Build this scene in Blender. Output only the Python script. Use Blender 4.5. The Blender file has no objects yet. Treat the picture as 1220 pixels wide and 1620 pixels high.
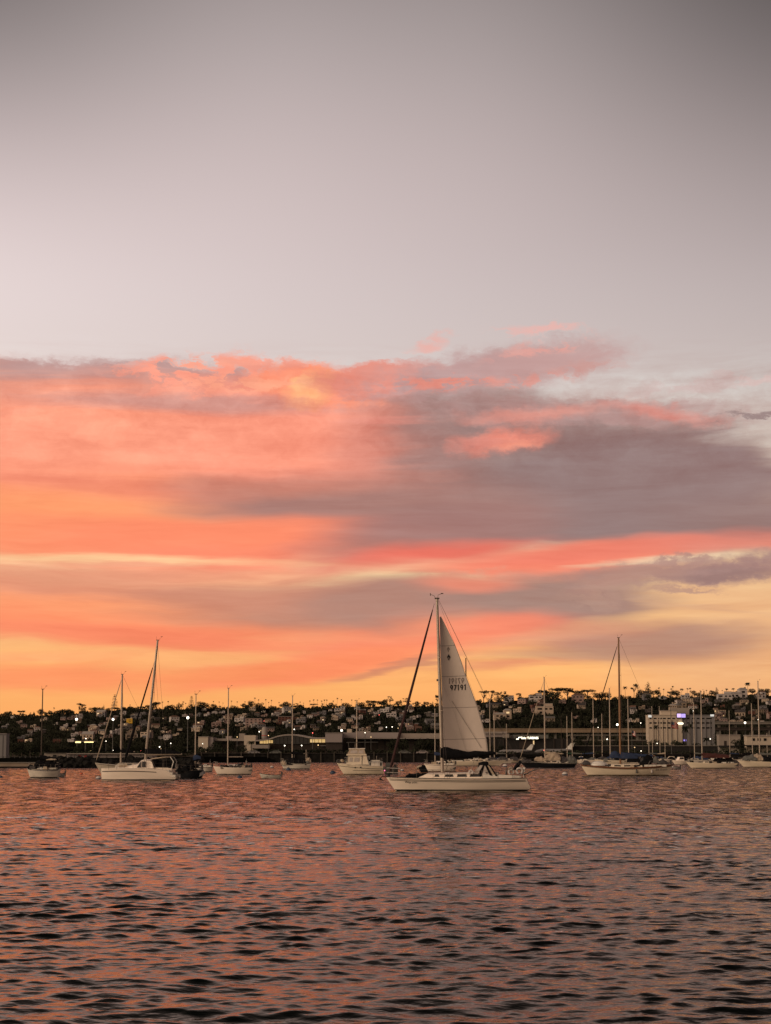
import bpy, math, random
import numpy as np
from mathutils import Vector, Matrix
R = math.radians
random.seed(7); RNG = np.random.default_rng(11)
scene = bpy.context.scene
COL = scene.collection

# ------------------------------------------------------------------ camera
FPX, PX0, PY0, CAMH = 3040.0, 610.0, 810.0, 2.7      # focal length / centre, in photo pixels
YH = 1194.0
PITCH = math.atan((YH - PY0) / FPX)
cam_d = bpy.data.cameras.new('camera'); cam = bpy.data.objects.new('camera', cam_d); COL.objects.link(cam)
cam_d.sensor_fit = 'VERTICAL'; cam_d.sensor_height = 24.0
cam_d.lens = 24.0 * FPX / 1620.0
cam_d.clip_start = 0.5; cam_d.clip_end = 20000
cam.location = (0, 0, CAMH); cam.rotation_euler = (math.pi/2 + PITCH, 0, 0)
scene.camera = cam
scene.view_settings.view_transform = 'Standard'; scene.view_settings.look = 'None'
scene.view_settings.exposure = 0; scene.view_settings.gamma = 1
scene.cycles.max_bounces = 6

CP, SP = math.cos(PITCH), math.sin(PITCH)
def pdir(px, py):
    a = (px - PX0) / FPX; b = (PY0 - py) / FPX
    return Vector((a, CP - b*SP, SP + b*CP))
def P(px, py, Y):
    d = pdir(px, py); t = Y / d.y
    return Vector((d.x*t, Y, CAMH + d.z*t))
def dist(py):                      # distance of the water seen at row py
    d = pdir(PX0, py); return -CAMH / d.z * d.y
def Z(py, Y): return P(PX0, py, Y).z
def X(px, Y): return P(px, 1194, Y).x
def ppm(Y): return FPX / Y         # photo pixels per metre at distance Y (near the horizon)

def lin(c):
    return tuple(((v/255)/12.92 if v/255 <= .04045 else ((v/255+.055)/1.055)**2.4) for v in c[:3])

# ------------------------------------------------------------------ sky (world)
def build_world():
    w = bpy.data.worlds.new('World'); scene.world = w; w.use_nodes = True
    nt = w.node_tree; nt.nodes.clear(); L = nt.links.new
    def N(t, **k):
        n = nt.nodes.new(t)
        for a, b in k.items(): setattr(n, a, b)
        return n
    def put(s, v):
        if isinstance(v, bpy.types.NodeSocket): L(v, s)
        else: s.default_value = v
    def M(op, a, b=0.0, c=0.0):
        n = N('ShaderNodeMath', operation=op)
        put(n.inputs[0], a); put(n.inputs[1], b); put(n.inputs[2], c)
        return n.outputs[0]
    def VM(op, a, b=None, scale=None):
        n = N('ShaderNodeVectorMath', operation=op); put(n.inputs[0], a)
        if b is not None: put(n.inputs[1], b)
        if scale is not None: put(n.inputs['Scale'], scale)
        return n.outputs['Value'] if op in ('LENGTH', 'DOT_PRODUCT') else n.outputs[0]
    def ss(x, a, b, c=0.0, d=1.0, kind='SMOOTHSTEP'):
        n = N('ShaderNodeMapRange', interpolation_type=kind); n.clamp = True
        put(n.inputs['Value'], x); put(n.inputs['From Min'], a); put(n.inputs['From Max'], b)
        put(n.inputs['To Min'], c); put(n.inputs['To Max'], d); return n.outputs[0]
    def mix(f, a, b):
        n = N('ShaderNodeMix', data_type='RGBA'); put(n.inputs[0], f)
        for s, v in ((n.inputs[6], a), (n.inputs[7], b)):
            if isinstance(v, tuple): s.default_value = lin(v) + (1,)
            else: L(v, s)
        return n.outputs[2]
    def scale(col, f):
        return VM('SCALE', col, scale=f)
    tc = N('ShaderNodeTexCoord')
    d = VM('NORMALIZE', tc.outputs['Generated'])
    sp = N('ShaderNodeSeparateXYZ'); L(d, sp.inputs[0])
    az = M('MULTIPLY', M('ARCTAN2', sp.outputs[0], sp.outputs[1]), 180/math.pi)
    el = M('MULTIPLY', M('ARCSINE', sp.outputs[2]), 180/math.pi)
    el = M('ABSOLUTE', el)
    cb = N('ShaderNodeCombineXYZ'); L(az, cb.inputs[0]); L(el, cb.inputs[1])
    q = cb.outputs[0]
    def noise(sx, sy, seed, detail=5.0, rough=.55, src=q, dist_=0.0):
        m = VM('MULTIPLY', src, (sx, sy, 0)); m = VM('ADD', m, (seed*1.37, seed*2.11, seed*7.7))
        n = N('ShaderNodeTexNoise'); n.noise_dimensions = '3D'; L(m, n.inputs['Vector'])
        n.inputs['Scale'].default_value = 1; n.inputs['Detail'].default_value = detail
        n.inputs['Roughness'].default_value = rough; n.inputs['Distortion'].default_value = dist_
        return n
    def warp(sx, sy, amp, seed, detail, rough):
        n = noise(sx, sy, seed, detail, rough)
        c = VM('SUBTRACT', n.outputs['Color'], (.5, .5, .5))
        return VM('ADD', q, VM('MULTIPLY', c, amp))
    Wsoft = warp(.10, .45, (5.0, 2.2, 0), 3.1, 4.0, .5)        # broad, lazy edges
    Wrag = warp(.55, 1.2, (2.0, 1.5, 0), 9.4, 8.0, .62)        # torn cumulus edges
    Wstk = warp(.09, 1.1, (7.0, 1.0, 0), 5.7, 6.0, .6)         # long streaks
    Wpuff = warp(1.1, 1.6, (1.1, .9, 0), 2.2, 7.0, .6)
    W = {'s': Wsoft, 'r': Wrag, 'k': Wstk, 'p': Wpuff}
    strk = noise(.10, 1.5, 4.4, 7.0, .62, src=Wsoft).outputs[0]
    puff = noise(1.35, 2.9, 8.8, 8.0, .6, src=Wrag).outputs[0]
    rag = noise(1.2, 3.2, 1.9, 8.0, .65).outputs[0]
    diag = noise(.16, 1.7, 6.6, 6.0, .6, src=VM('ADD', Wsoft, (0, 0, 0))).outputs[0]
    E = {'s': M('MULTIPLY', M('SUBTRACT', diag, .5), .55), 'k': M('MULTIPLY', M('SUBTRACT', strk, .5), 1.5),
         'r': M('MULTIPLY', M('SUBTRACT', puff, .5), 1.15), 'p': M('MULTIPLY', M('SUBTRACT', puff, .5), .9)}
    T = {'k': ss(strk, .30, .62), 'p': ss(puff, .36, .60), 'r': ss(rag, .40, .60)}

    # --- the clear evening sky, top to bottom
    ramp = N('ShaderNodeValToRGB'); cr = ramp.color_ramp; cr.interpolation = 'B_SPLINE'
    stops = SKY_STOPS
    while len(cr.elements) < len(stops): cr.elements.new(.5)
    for e, (deg, c) in zip(cr.elements, stops):
        e.position = deg/90; e.color = lin(c) + (1,)
    L(M('DIVIDE', el, 90), ramp.inputs[0])
    col = ramp.outputs[0]
    azc = ss(az, -14, 14, -14, 14, 'LINEAR')
    hi = ss(el, 5, 16)
    side = M('SUBTRACT', 1.0, M('MULTIPLY', M('MULTIPLY', azc, hi), .0215))
    far = M('MULTIPLY', ss(M('ABSOLUTE', az), 2, 14), ss(el, 13, 24))  # lens vignette painted into the sky colour: upper corners darkened
    side = M('MULTIPLY', side, M('SUBTRACT', 1.0, M('MULTIPLY', far, .57)))
    side = M('MULTIPLY', side, M('SUBTRACT', 1.0, M('MULTIPLY', ss(az, 4, 13), M('MULTIPLY', ss(el, 12, 7), .12))))
    cc = N('ShaderNodeCombineColor')                  # colour-typed all the way: no hidden conversion in the cloud chain
    for i in range(3): L(side, cc.inputs[i])
    mm = N('ShaderNodeMix', data_type='RGBA', blend_type='MULTIPLY'); mm.inputs[0].default_value = 1
    L(col, mm.inputs[6]); L(cc.outputs[0], mm.inputs[7]); col = mm.outputs[2]

    # --- clouds, painted back to front as soft noise-warped lenses in (azimuth, elevation)
    def ae(px, py):
        v = pdir(px, py).normalized()
        return math.degrees(math.atan2(v.x, v.y)), math.degrees(math.asin(v.z))
    for (px, py, rx, ry, rot, c, op, soft, wk, tk, tmin) in CLOUDS:
        a, e = ae(px, py)
        rx /= 53.06; ry /= 53.06; co, si = math.cos(R(rot)), math.sin(R(rot))
        p = VM('SUBTRACT', W[wk], (a, e, 0))              # vector maths only: the node stack stays small
        if rot:
            xy = N('ShaderNodeCombineXYZ')
            L(VM('DOT_PRODUCT', p, (co/rx, si/rx, 0)), xy.inputs[0]); L(VM('DOT_PRODUCT', p, (-si/ry, co/ry, 0)), xy.inputs[1]); p = xy.outputs[0]
        else: p = VM('MULTIPLY', p, (1/rx, 1/ry, 0))
        r = M('ADD', VM('LENGTH', p), E[wk])
        m = ss(r, 1 + soft, max(0.0, 1 - soft))
        f = M('MULTIPLY', m, op)
        if tk:
            # texture eats the cloud from its rim inwards
            f = M('MULTIPLY', f, ss(M('ADD', T[tk], M('MULTIPLY', m, 1 - tmin)), .55, 1.15))
        col = mix(f, col, c)
    # fine streaky light and shade inside the cloud band
    fine = noise(.35, 3.4, 12.3, 6.0, .6, src=Wstk).outputs[0]
    curl = noise(.75, 1.35, 15.1, 8.0, .6, src=Wpuff).outputs[0]
    tex = M('ADD', M('MULTIPLY', M('SUBTRACT', strk, .5), .50), M('MULTIPLY', M('SUBTRACT', fine, .5), .36))
    up = M('MULTIPLY', ss(el, 6.5, 10), ss(el, 11.9, 10.6))
    tex = M('ADD', tex, M('MULTIPLY', M('MULTIPLY', M('SUBTRACT', curl, .5), 1.0), up))
    band = M('MULTIPLY', ss(el, 12.6, 11.0), ss(el, .8, 2.6))
    tex = M('MULTIPLY', tex, band)
    tint = N('ShaderNodeCombineXYZ')
    for i, kf in enumerate((.55, 1.0, 1.05)): L(M('ADD', 1.0, M('MULTIPLY', tex, kf)), tint.inputs[i])
    col = VM('MULTIPLY', col, tint.outputs[0])

    # --- the half of the sky behind the camera: even dusk glow, brighter to the left
    back = ss(sp.outputs[1], .55, -.15)
    glow = ss(sp.outputs[0], 1.0, -1.0)
    bc = mix(glow, BACK_DARK, BACK_LIGHT)
    bc = mix(ss(el, 8, 75), bc, BACK_TOP)
    col = mix(back, col, bc)

    # --- physical dusk sky underneath, very faint: the sun is just down
    sky = N('ShaderNodeTexSky', sky_type='NISHITA'); sky.sun_disc = False
    sky.sun_elevation = R(1.5); sky.sun_rotation = R(SUN_ROT)
    b0 = N('ShaderNodeBackground'); L(sky.outputs[0], b0.inputs[0]); b0.inputs[1].default_value = .004
    b1 = N('ShaderNodeBackground'); L(col, b1.inputs[0]); b1.inputs[1].default_value = 1.0
    ad = N('ShaderNodeAddShader'); L(b0.outputs[0], ad.inputs[0]); L(b1.outputs[0], ad.inputs[1])
    out = N('ShaderNodeOutputWorld'); L(ad.outputs[0], out.inputs[0])
    w.cycles.sampling_method = 'MANUAL'; w.cycles.sample_map_resolution = 512

SUN_ROT = 215
SUN_E = 1.7
WAVE = 2.0
WATER_TINT = (.90, .76, .66)
BACK_DARK, BACK_LIGHT, BACK_TOP = (118, 96, 92), (255, 222, 184), (128, 113, 114)
SKY_STOPS = [(0, (252, 164, 92)), (1.6, (253, 176, 105)), (2.6, (254, 182, 112)), (3.8, (250, 192, 130)), (5.2, (248, 208, 156)), (6.6, (238, 208, 178)), (9.5, (216, 199, 191)),
             (12.5, (212, 198, 196)), (15, (206, 190, 189)), (18, (194, 178, 177)), (21, (170, 158, 157)), (24, (142, 131, 130)),
             (32, (84, 79, 78)), (50, (42, 42, 44)), (90, (34, 35, 38))]
#   px    py    rx   ry   rot  colour           opac soft warp tex texmin
CLOUDS = [
 (1180, 1010, 170, 100, 0, (236, 180, 134), .75, .8, 's', None, 0),
 # the long mauve bank and its salmon left half
 (700, 750, 500, 134, 0, (153, 123, 119), 1.0, .20, 's', None, 0),
 (1010, 778, 240, 100, -4, (149, 122, 120), 1.0, .22, 's', None, 0),
 (1420, 815, 330, 52, 0, (152, 122, 118), 1.0, .40, 's', None, 0),
 (120, 607, 330, 34, 2, (190, 148, 143), .95, .35, 'r', None, 0),
 (-420, 760, 560, 190, 0, (255, 158, 116), 1.0, .30, 's', None, 0),
 (180, 755, 430, 135, 0, (255, 152, 118), 1.0, .26, 's', None, 0),
 (440, 690, 190, 80, 0, (253, 152, 126), .95, .40, 's', None, 0),
 (120, 690, 330, 55, 0, (255, 160, 130), .8, .7, 's', None, 0),
 (80, 820, 330, 50, 0, (255, 158, 106), .85, .7, 's', None, 0),
 (200, 775, 190, 16, -3, (240, 138, 112), .6, .8, 'k', None, 0),
 (570, 806, 270, 56, 0, (166, 124, 117), .95, .55, 's', None, 0),
 (390, 768, 110, 18, 0, (206, 136, 118), .7, .8, 's', None, 0),
 (330, 640, 230, 14, 0, (200, 150, 142), .75, .7, 'k', None, 0),
 (640, 700, 90, 60, 0, (182, 130, 121), .6, .8, 's', None, 0),
 (590, 690, 40, 46, 0, (236, 146, 126), .5, .9, 's', None, 0),
 (390, 872, 240, 34, 3, (251, 136, 108), .95, .8, 's', None, 0),
 (230, 850, 290, 30, 0, (255, 142, 106), .9, .6, 's', None, 0),
 (660, 846, 170, 36, 8, (164, 122, 117), .9, .6, 's', None, 0),
 (590, 888, 130, 13, 8, (226, 122, 106), .8, .9, 's', None, 0),
 # bright cumulus crest
 (350, 592, 175, 36, 2, (252, 158, 134), 1.0, .30, 'r', 'p', .7),
 (500, 612, 100, 34, -8, (254, 150, 118), 1.0, .25, 'p', None, 0),
 (492, 618, 42, 22, 20, (255, 178, 124), .85, .6, 'p', None, 0),
 (478, 604, 22, 10, 30, (255, 196, 140), .7, .7, 'p', None, 0),
 (542, 606, 40, 11, -10, (206, 130, 112), .75, .6, 'p', None, 0),
 (450, 636, 60, 9, -4, (222, 142, 124), .6, .7, 'p', None, 0),
 (420, 606, 120, 12, 2, (255, 172, 138), .7, .8, 'p', 'p', .5),
 (330, 578, 80, 8, 4, (255, 176, 150), .6, .8, 'p', 'p', .5),
 (440, 578, 90, 7, -2, (228, 148, 132), .5, .8, 'p', 'p', .5),
 (620, 600, 120, 24, 4, (232, 142, 124), .95, .35, 'r', None, 0),
 (765, 588, 175, 29, 8, (190, 153, 150), 1.0, .55, 'r', None, 0),
 (865, 570, 105, 25, 8, (196, 156, 152), .9, .7, 'p', None, 0),
 (700, 606, 120, 11, 3, (234, 144, 126), .85, .7, 'p', 'p', .55),
 (850, 600, 60, 9, 10, (226, 146, 132), .7, .8, 'p', 'p', .5),
 (860, 549, 80, 9, 10, (232, 162, 150), .75, .8, 'p', 'p', .5),
 (925, 580, 60, 12, 8, (204, 150, 142), .75, .8, 'p', 'p', .4),
 (850, 522, 66, 11, 0, (240, 178, 168), .7, .7, 'r', 'p', .3),
 (684, 545, 24, 9, 5, (240, 172, 160), .7, .7, 'r', None, 0),
 (1080, 608, 90, 9, 4, (206, 176, 171), .6, .7, 'r', 'p', .3),
 (1205, 598, 40, 7, 0, (214, 178, 172), .6, .7, 'r', 'p', .3),
 (930, 652, 230, 24, -2, (180, 140, 135), .85, .45, 'r', None, 0),
 (840, 655, 95, 10, 3, (226, 146, 130), .75, .95, 'p', None, 0),
 (800, 697, 62, 17, 8, (240, 144, 124), .95, .75, 'p', None, 0),
 (815, 704, 34, 8, 6, (250, 160, 134), .7, .8, 'p', None, 0),
 (765, 706, 44, 8, 4, (222, 142, 128), .7, .8, 'r', None, 0),
 (1050, 655, 70, 11, -10, (228, 146, 132), .75, .95, 'p', None, 0),
 (1200, 664, 80, 11, 4, (152, 128, 126), .9, .4, 'r', 'p', .5),
 (640, 665, 50, 4, 0, (228, 142, 126), .6, .8, 'k', None, 0),
 # underside glow and gaps
 (850, 900, 220, 32, 6, (250, 146, 118), 1.0, .6, 's', None, 0),
 (860, 884, 140, 16, 8, (246, 126, 102), .8, .9, 's', None, 0),
 (1010, 867, 230, 13, 5, (240, 132, 112), .8, 1.0, 's', None, 0),
 (1220, 857, 140, 12, 2, (234, 144, 124), .85, 1.0, 's', None, 0),
 (900, 915, 90, 9, 6, (240, 156, 130), .6, .9, 'r', None, 0),
 (690, 880, 120, 14, 8, (240, 114, 96), .8, .8, 's', None, 0),
 (150, 888, 270, 8, 0, (255, 206, 154), .9, .7, 'k', None, 0),
 (190, 897, 120, 3, 0, (238, 160, 128), .7, .8, 'k', None, 0),
 (610, 918, 110, 12, 2, (255, 226, 174), .95, .5, 'k', None, 0),
 (735, 915, 70, 13, 0, (222, 164, 138), .75, .6, 'r', None, 0),
 (1060, 884, 90, 7, 4, (240, 214, 178), .7, .7, 'k', None, 0),
 # lower bands
 (120, 960, 420, 34, 0, (255, 156, 110), .95, .5, 's', None, 0),
 (170, 922, 330, 20, -2, (226, 148, 118), .9, .6, 'k', None, 0),
 (540, 962, 290, 42, 0, (190, 134, 115), .95, .5, 's', None, 0),
 (400, 950, 160, 22, 0, (208, 140, 116), .8, .7, 'k', None, 0),
 (620, 955, 150, 30, 0, (178, 133, 119), .9, .5, 's', None, 0),
 (870, 952, 175, 42, 4, (168, 132, 121), 1.0, .35, 's', None, 0),
 (960, 935, 60, 22, 12, (184, 146, 130), .7, .8, 'r', 'p', .5),
 (735, 934, 75, 12, 0, (240, 142, 116), .8, .7, 's', None, 0),
 (760, 996, 85, 16, 6, (240, 136, 110), .85, .7, 's', None, 0),
 (1120, 903, 180, 21, 4, (170, 133, 126), 1.0, .6, 'r', None, 0),
 (1130, 908, 110, 8, 3, (150, 118, 114), .6, .8, 'r', None, 0),
 (1000, 918, 70, 14, 10, (190, 146, 130), .7, .8, 'r', None, 0),
 (1075, 888, 60, 7, 4, (180, 140, 130), .8, .5, 'r', 'p', .4),
 (1090, 937, 50, 5, 2, (186, 146, 130), .8, .5, 'r', None, 0),
 (1010, 1018, 190, 30, 0, (186, 140, 119), 1.0, .45, 's', None, 0),
 (870, 1000, 120, 10, 4, (206, 158, 128), .7, .7, 'k', None, 0),
 (900, 1034, 140, 12, 0, (196, 146, 118), .6, .7, 'k', None, 0),
 (1110, 965, 90, 5, -8, (222, 174, 136), .6, .8, 'k', None, 0),
 (580, 1020, 265, 28, 3, (250, 138, 107), .9, .85, 's', None, 0),
 (100, 995, 380, 24, 0, (254, 144, 102), .9, .6, 's', None, 0),
 (220, 1008, 260, 14, -2, (250, 136, 102), .7, .85, 'k', None, 0),
 (60, 1036, 300, 7, 0, (255, 176, 118), .8, .7, 'k', None, 0),
 (470, 1056, 210, 22, 8, (253, 142, 98), .9, .6, 's', None, 0),
 (60, 1062, 190, 24, 0, (253, 146, 98), .85, .7, 's', None, 0),
 (330, 1042, 150, 9, 4, (254, 184, 118), .6, .8, 'k', None, 0),
 (330, 1066, 130, 10, 5, (252, 150, 98), .8, .7, 'k', None, 0),
 (800, 1052, 110, 8, 2, (222, 134, 104), .7, .8, 'k', None, 0),
 (640, 1050, 100, 6, 12, (196, 128, 104), .7, .7, 'k', None, 0),
]
build_world()

# ------------------------------------------------------------------ sun: already down, a broad warm glow from behind the camera's left shoulder
sd = bpy.data.lights.new('sun', 'SUN'); sun = bpy.data.objects.new('sun', sd); COL.objects.link(sun)
sd.energy = SUN_E; sd.angle = R(50); sd.color = (1.0, .77, .56)
sdir = Vector((1.25, .9, -.40)).normalized()          # direction the light travels
sun.rotation_euler = sdir.to_track_quat('-Z', 'Y').to_euler()

# ------------------------------------------------------------------ helpers
class MB:
    def __init__(s): s.v = []; s.f = []
    def add(s, vs, fs):
        o = len(s.v); s.v.extend(tuple(v) for v in vs); s.f.extend(tuple(i + o for i in f) for f in fs); return s
    def box(s, c, d, rz=0.0, taper=1.0):
        cx, cy, cz = c; hx, hy, hz = d[0]/2, d[1]/2, d[2]/2; co, si = math.cos(rz), math.sin(rz); vs = []
        for z, k in ((-hz, 1.0), (hz, taper)):
            for x, y in ((-hx, -hy), (hx, -hy), (hx, hy), (-hx, hy)):
                x *= k; y *= k; vs.append((cx + x*co - y*si, cy + x*si + y*co, cz + z))
        return s.add(vs, [(3, 2, 1, 0), (4, 5, 6, 7), (0, 1, 5, 4), (1, 2, 6, 5), (2, 3, 7, 6), (3, 0, 4, 7)])
    def tube(s, pts, r, n=6, cap=True):
        pts = [Vector(p) for p in pts]; m = len(pts)
        rs = r if isinstance(r, (list, tuple)) else [r]*m
        o = len(s.v); prev = None
        for i, p in enumerate(pts):
            t = (pts[min(i+1, m-1)] - pts[max(i-1, 0)]).normalized()
            if prev is None:
                u = t.orthogonal().normalized()
            else:
                u = (prev - t*prev.dot(t)).normalized()
            prev = u; w = t.cross(u)
            for k in range(n):
                a = 2*math.pi*k/n; q = p + (u*math.cos(a) + w*math.sin(a))*rs[i]; s.v.append(tuple(q))
        for i in range(m-1):
            for k in range(n):
                a = o + i*n + k; b = o + i*n + (k+1) % n
                s.f.append((a, b, b+n, a+n))
        if cap:
            s.f.append(tuple(o + k for k in reversed(range(n)))); s.f.append(tuple(o + (m-1)*n + k for k in range(n)))
        return s
    def loft(s, rings, closed=True, cap=True):
        o = len(s.v); n = len(rings[0])
        for r in rings: s.v.extend(tuple(p) for p in r)
        for i in range(len(rings)-1):
            for k in range(n if closed else n-1):
                a = o + i*n + k; b = o + i*n + (k+1) % n
                s.f.append((a, b, b+n, a+n))
        if cap and closed:
            s.f.append(tuple(o + k for k in reversed(range(n)))); s.f.append(tuple(o + (len(rings)-1)*n + k for k in range(n)))
        return s
    def lathe(s, prof, c=(0, 0, 0), n=12):
        return s.loft([[(c[0] + r*math.cos(2*math.pi*k/n), c[1] + r*math.sin(2*math.pi*k/n), c[2] + z) for k in range(n)] for r, z in prof])
    def prism(s, poly, d0, d1, axis='y'):
        def m(p, d): return {'y': (p[0], d, p[1]), 'x': (d, p[0], p[1]), 'z': (p[0], p[1], d)}[axis]
        return s.loft([[m(p, d0) for p in poly], [m(p, d1) for p in poly]])
    def quad(s, a, b, c, d): return s.add([a, b, c, d], [(0, 1, 2, 3)])
    def build(s, name, mat, parent=None, smooth=False, loc=None):
        me = bpy.data.meshes.new(name); me.from_pydata(s.v, [], s.f); me.update()
        if mat: me.materials.append(mat)
        if smooth: me.polygons.foreach_set('use_smooth', [True]*len(me.polygons)); me.set_sharp_from_angle(angle=R(40))
        return link(name, me, parent, loc)
def link(name, me, parent=None, loc=None):
    o = bpy.data.objects.new(name, me); COL.objects.link(o)
    if parent: o.parent = parent
    if loc is not None: o.location = loc
    return o
def tag(o, label, cat, group=None, kind=None):
    if label: o['label'] = label
    if cat: o['category'] = cat
    if group: o['group'] = group
    if kind: o['kind'] = kind
    return o
def thing(name, label, cat, loc, rz=0.0, group=None):
    o = bpy.data.objects.new(name, None); COL.objects.link(o); o.empty_display_size = .2
    o.location = loc; o.rotation_euler = (0, 0, rz)
    return tag(o, label, cat, group)

# ------------------------------------------------------------------ materials
def mat(name, col, rough=.6, var=.12, scale=1.5, metal=0.0, bump=0.0, spec=.4, emit=None, estr=0.0, rnd=0.0, detail=4, stretch=(1, 1, 1), trans=0.0):
    m = bpy.data.materials.new(name); m.use_nodes = True; nt = m.node_tree; L = nt.links.new
    b = nt.nodes['Principled BSDF']
    b.inputs['Roughness'].default_value = rough; b.inputs['Metallic'].default_value = metal
    b.inputs['Specular IOR Level'].default_value = spec
    tc = nt.nodes.new('ShaderNodeTexCoord'); mp = nt.nodes.new('ShaderNodeMapping'); L(tc.outputs['Object'], mp.inputs[0])
    mp.inputs['Scale'].default_value = stretch
    n = nt.nodes.new('ShaderNodeTexNoise'); n.inputs['Scale'].default_value = scale; n.inputs['Detail'].default_value = detail
    L(mp.outputs[0], n.inputs['Vector'])
    mr = nt.nodes.new('ShaderNodeMapRange'); L(n.outputs[0], mr.inputs[0])
    mr.inputs[1].default_value = .25; mr.inputs[2].default_value = .75; mr.inputs[3].default_value = 1-var; mr.inputs[4].default_value = 1+var
    f = mr.outputs[0]
    if rnd:
        oi = nt.nodes.new('ShaderNodeObjectInfo'); m2 = nt.nodes.new('ShaderNodeMapRange'); L(oi.outputs['Random'], m2.inputs[0])
        m2.inputs[3].default_value = 1-rnd; m2.inputs[4].default_value = 1+rnd
        mm = nt.nodes.new('ShaderNodeMath'); mm.operation = 'MULTIPLY'; L(f, mm.inputs[0]); L(m2.outputs[0], mm.inputs[1]); f = mm.outputs[0]
    vs = nt.nodes.new('ShaderNodeVectorMath'); vs.operation = 'SCALE'; vs.inputs[0].default_value = col[:3]; L(f, vs.inputs['Scale'])
    L(vs.outputs[0], b.inputs['Base Color'])
    if bump:
        bp = nt.nodes.new('ShaderNodeBump'); bp.inputs['Strength'].default_value = bump; bp.inputs['Distance'].default_value = .05
        L(n.outputs[0], bp.inputs['Height']); L(bp.outputs[0], b.inputs['Normal'])
    if emit:
        b.inputs['Emission Color'].default_value = emit + (1,); b.inputs['Emission Strength'].default_value = estr
    if trans:
        t = nt.nodes.new('ShaderNodeBsdfTranslucent'); L(vs.outputs[0], t.inputs[0])
        mx = nt.nodes.new('ShaderNodeMixShader'); mx.inputs[0].default_value = trans
        L(b.outputs[0], mx.inputs[1]); L(t.outputs[0], mx.inputs[2]); L(mx.outputs[0], nt.nodes['Material Output'].inputs[0])
    return m
M = {}
M['gel'] = mat('gelcoat_white', (.82, .70, .59), .35, .07, .8, stretch=(.4, .4, 3), spec=.5)
M['gelcream'] = mat('gelcoat_cream', (.72, .61, .47), .4, .08, .8, stretch=(.4, .4, 3))
M['gelold'] = mat('gelcoat_weathered', (.60, .54, .47), .5, .14, 1.2, stretch=(.5, .5, 2))
M['gelshade'] = mat('gelcoat_shaded', (.40, .34, .27), .55, .14, 1.2)  # white hull darkened in colour, standing for the shade between it and the catamaran
M['deck'] = mat('deck_nonskid', (.62, .57, .50), .7, .10, 3)
M['black'] = mat('hull_black', (.012, .013, .016), .3, .2, 1)
M['navy'] = mat('hull_navy', (.02, .03, .06), .35, .2, 1)
M['stripe'] = mat('stripe_dark', (.03, .022, .018), .5, .2, 2)
M['boot'] = mat('antifouling', (.012, .011, .012), .8, .3, 2)
M['teak'] = mat('teak', (.16, .065, .03), .6, .3, 2, stretch=(.5, 4, 4))
M['alu'] = mat('mast_aluminium', (.35, .29, .24), .4, .08, 2, metal=.25)
M['alud'] = mat('mast_dark', (.05, .034, .026), .7, .15, 2)
M['wood'] = mat('varnished_spar', (.22, .11, .05), .4, .2, 2, stretch=(1, 1, .3))
M['steel'] = mat('stainless_steel', (.16, .14, .13), .3, .05, 4, metal=.8)
M['wire'] = mat('rigging_wire', (.07, .055, .05), .5, .1, 4, metal=.3)
M['windark'] = mat('window_dark', (.012, .011, .011), .5, .2, 1, spec=.1)
M['glass'] = mat('tinted_window', (.012, .012, .014), .12, .2, 2, spec=.6)
M['canvasblk'] = mat('canvas_black', (.006, .006, .007), .95, .35, 3, bump=.5, spec=.12)
M['canvasblu'] = mat('canvas_blue', (.018, .032, .075), .85, .3, 3, bump=.5)
M['canvasred'] = mat('canvas_maroon', (.06, .016, .012), .85, .3, 3, bump=.5)
M['canvasgrn'] = mat('canvas_green', (.015, .05, .03), .85, .3, 3, bump=.5)
M['canvastan'] = mat('canvas_tan', (.38, .30, .22), .85, .15, 3, bump=.3)
M['canvasgry'] = mat('canvas_grey', (.11, .11, .10), .85, .2, 3, bump=.3)
M['vinyl'] = mat('clear_vinyl', (.42, .36, .32), .2, .15, 3, spec=.6)
M['sail'] = mat('sailcloth', (.57, .485, .43), .7, .12, .6, bump=.7, trans=.22, stretch=(1, 1, .6))
M['ink'] = mat('sail_ink', (.014, .012, .012), .7, .1, 4)
M['inkfade'] = mat('sail_ink_showing_through', (.19, .155, .14), .75, .08, 4)
M['seam'] = mat('sail_seam', (.26, .22, .20), .8, .1, 4)
M['rubber'] = mat('black_rubber', (.012, .012, .012), .7, .2, 3)
M['white'] = mat('painted_white', (.70, .67, .62), .5, .06, 2)
M['buoyw'] = mat('buoy_weathered_white', (.52, .47, .44), .6, .2, 3)
M['buoyb'] = mat('buoy_blue_band', (.03, .05, .09), .6, .2, 3)
M['rope'] = mat('rope', (.30, .25, .2), .9, .2, 6)
M['red'] = mat('red_paint', (.35, .03, .03), .5, .15, 2)
M['orange'] = mat('orange_float', (.5, .09, .03), .6, .15, 2)
M['grey'] = mat('grey_rib_tube', (.20, .19, .19), .6, .15, 2)
M['clutter'] = mat('deck_gear', (.05, .045, .045), .8, .4, 4)
# land
M['viatan'] = mat('viaduct_tan_concrete', (.23, .165, .11), .9, .25, .12)
M['concrete'] = mat('concrete', (.17, .15, .13), .85, .15, .25)
M['seawall'] = mat('seawall_concrete', (.22, .17, .13), .9, .2, .3, stretch=(1, 1, 4))
M['rock'] = mat('riprap_rock', (.013, .012, .011), .95, .6, .8, bump=.8, spec=.1)
M['asphalt'] = mat('asphalt', (.035, .033, .032), .9, .2, .1)
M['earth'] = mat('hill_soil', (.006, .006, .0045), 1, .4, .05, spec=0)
M['stucco'] = mat('stucco_pale', (.26, .22, .19), .85, .1, .3)
M['roofw'] = mat('roof_white_membrane', (.27, .23, .205), .7, .1, .1)
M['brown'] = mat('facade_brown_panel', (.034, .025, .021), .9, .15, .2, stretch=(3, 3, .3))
M['darkwall'] = mat('facade_dark', (.016, .014, .013), .9, .2, .2)
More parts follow.
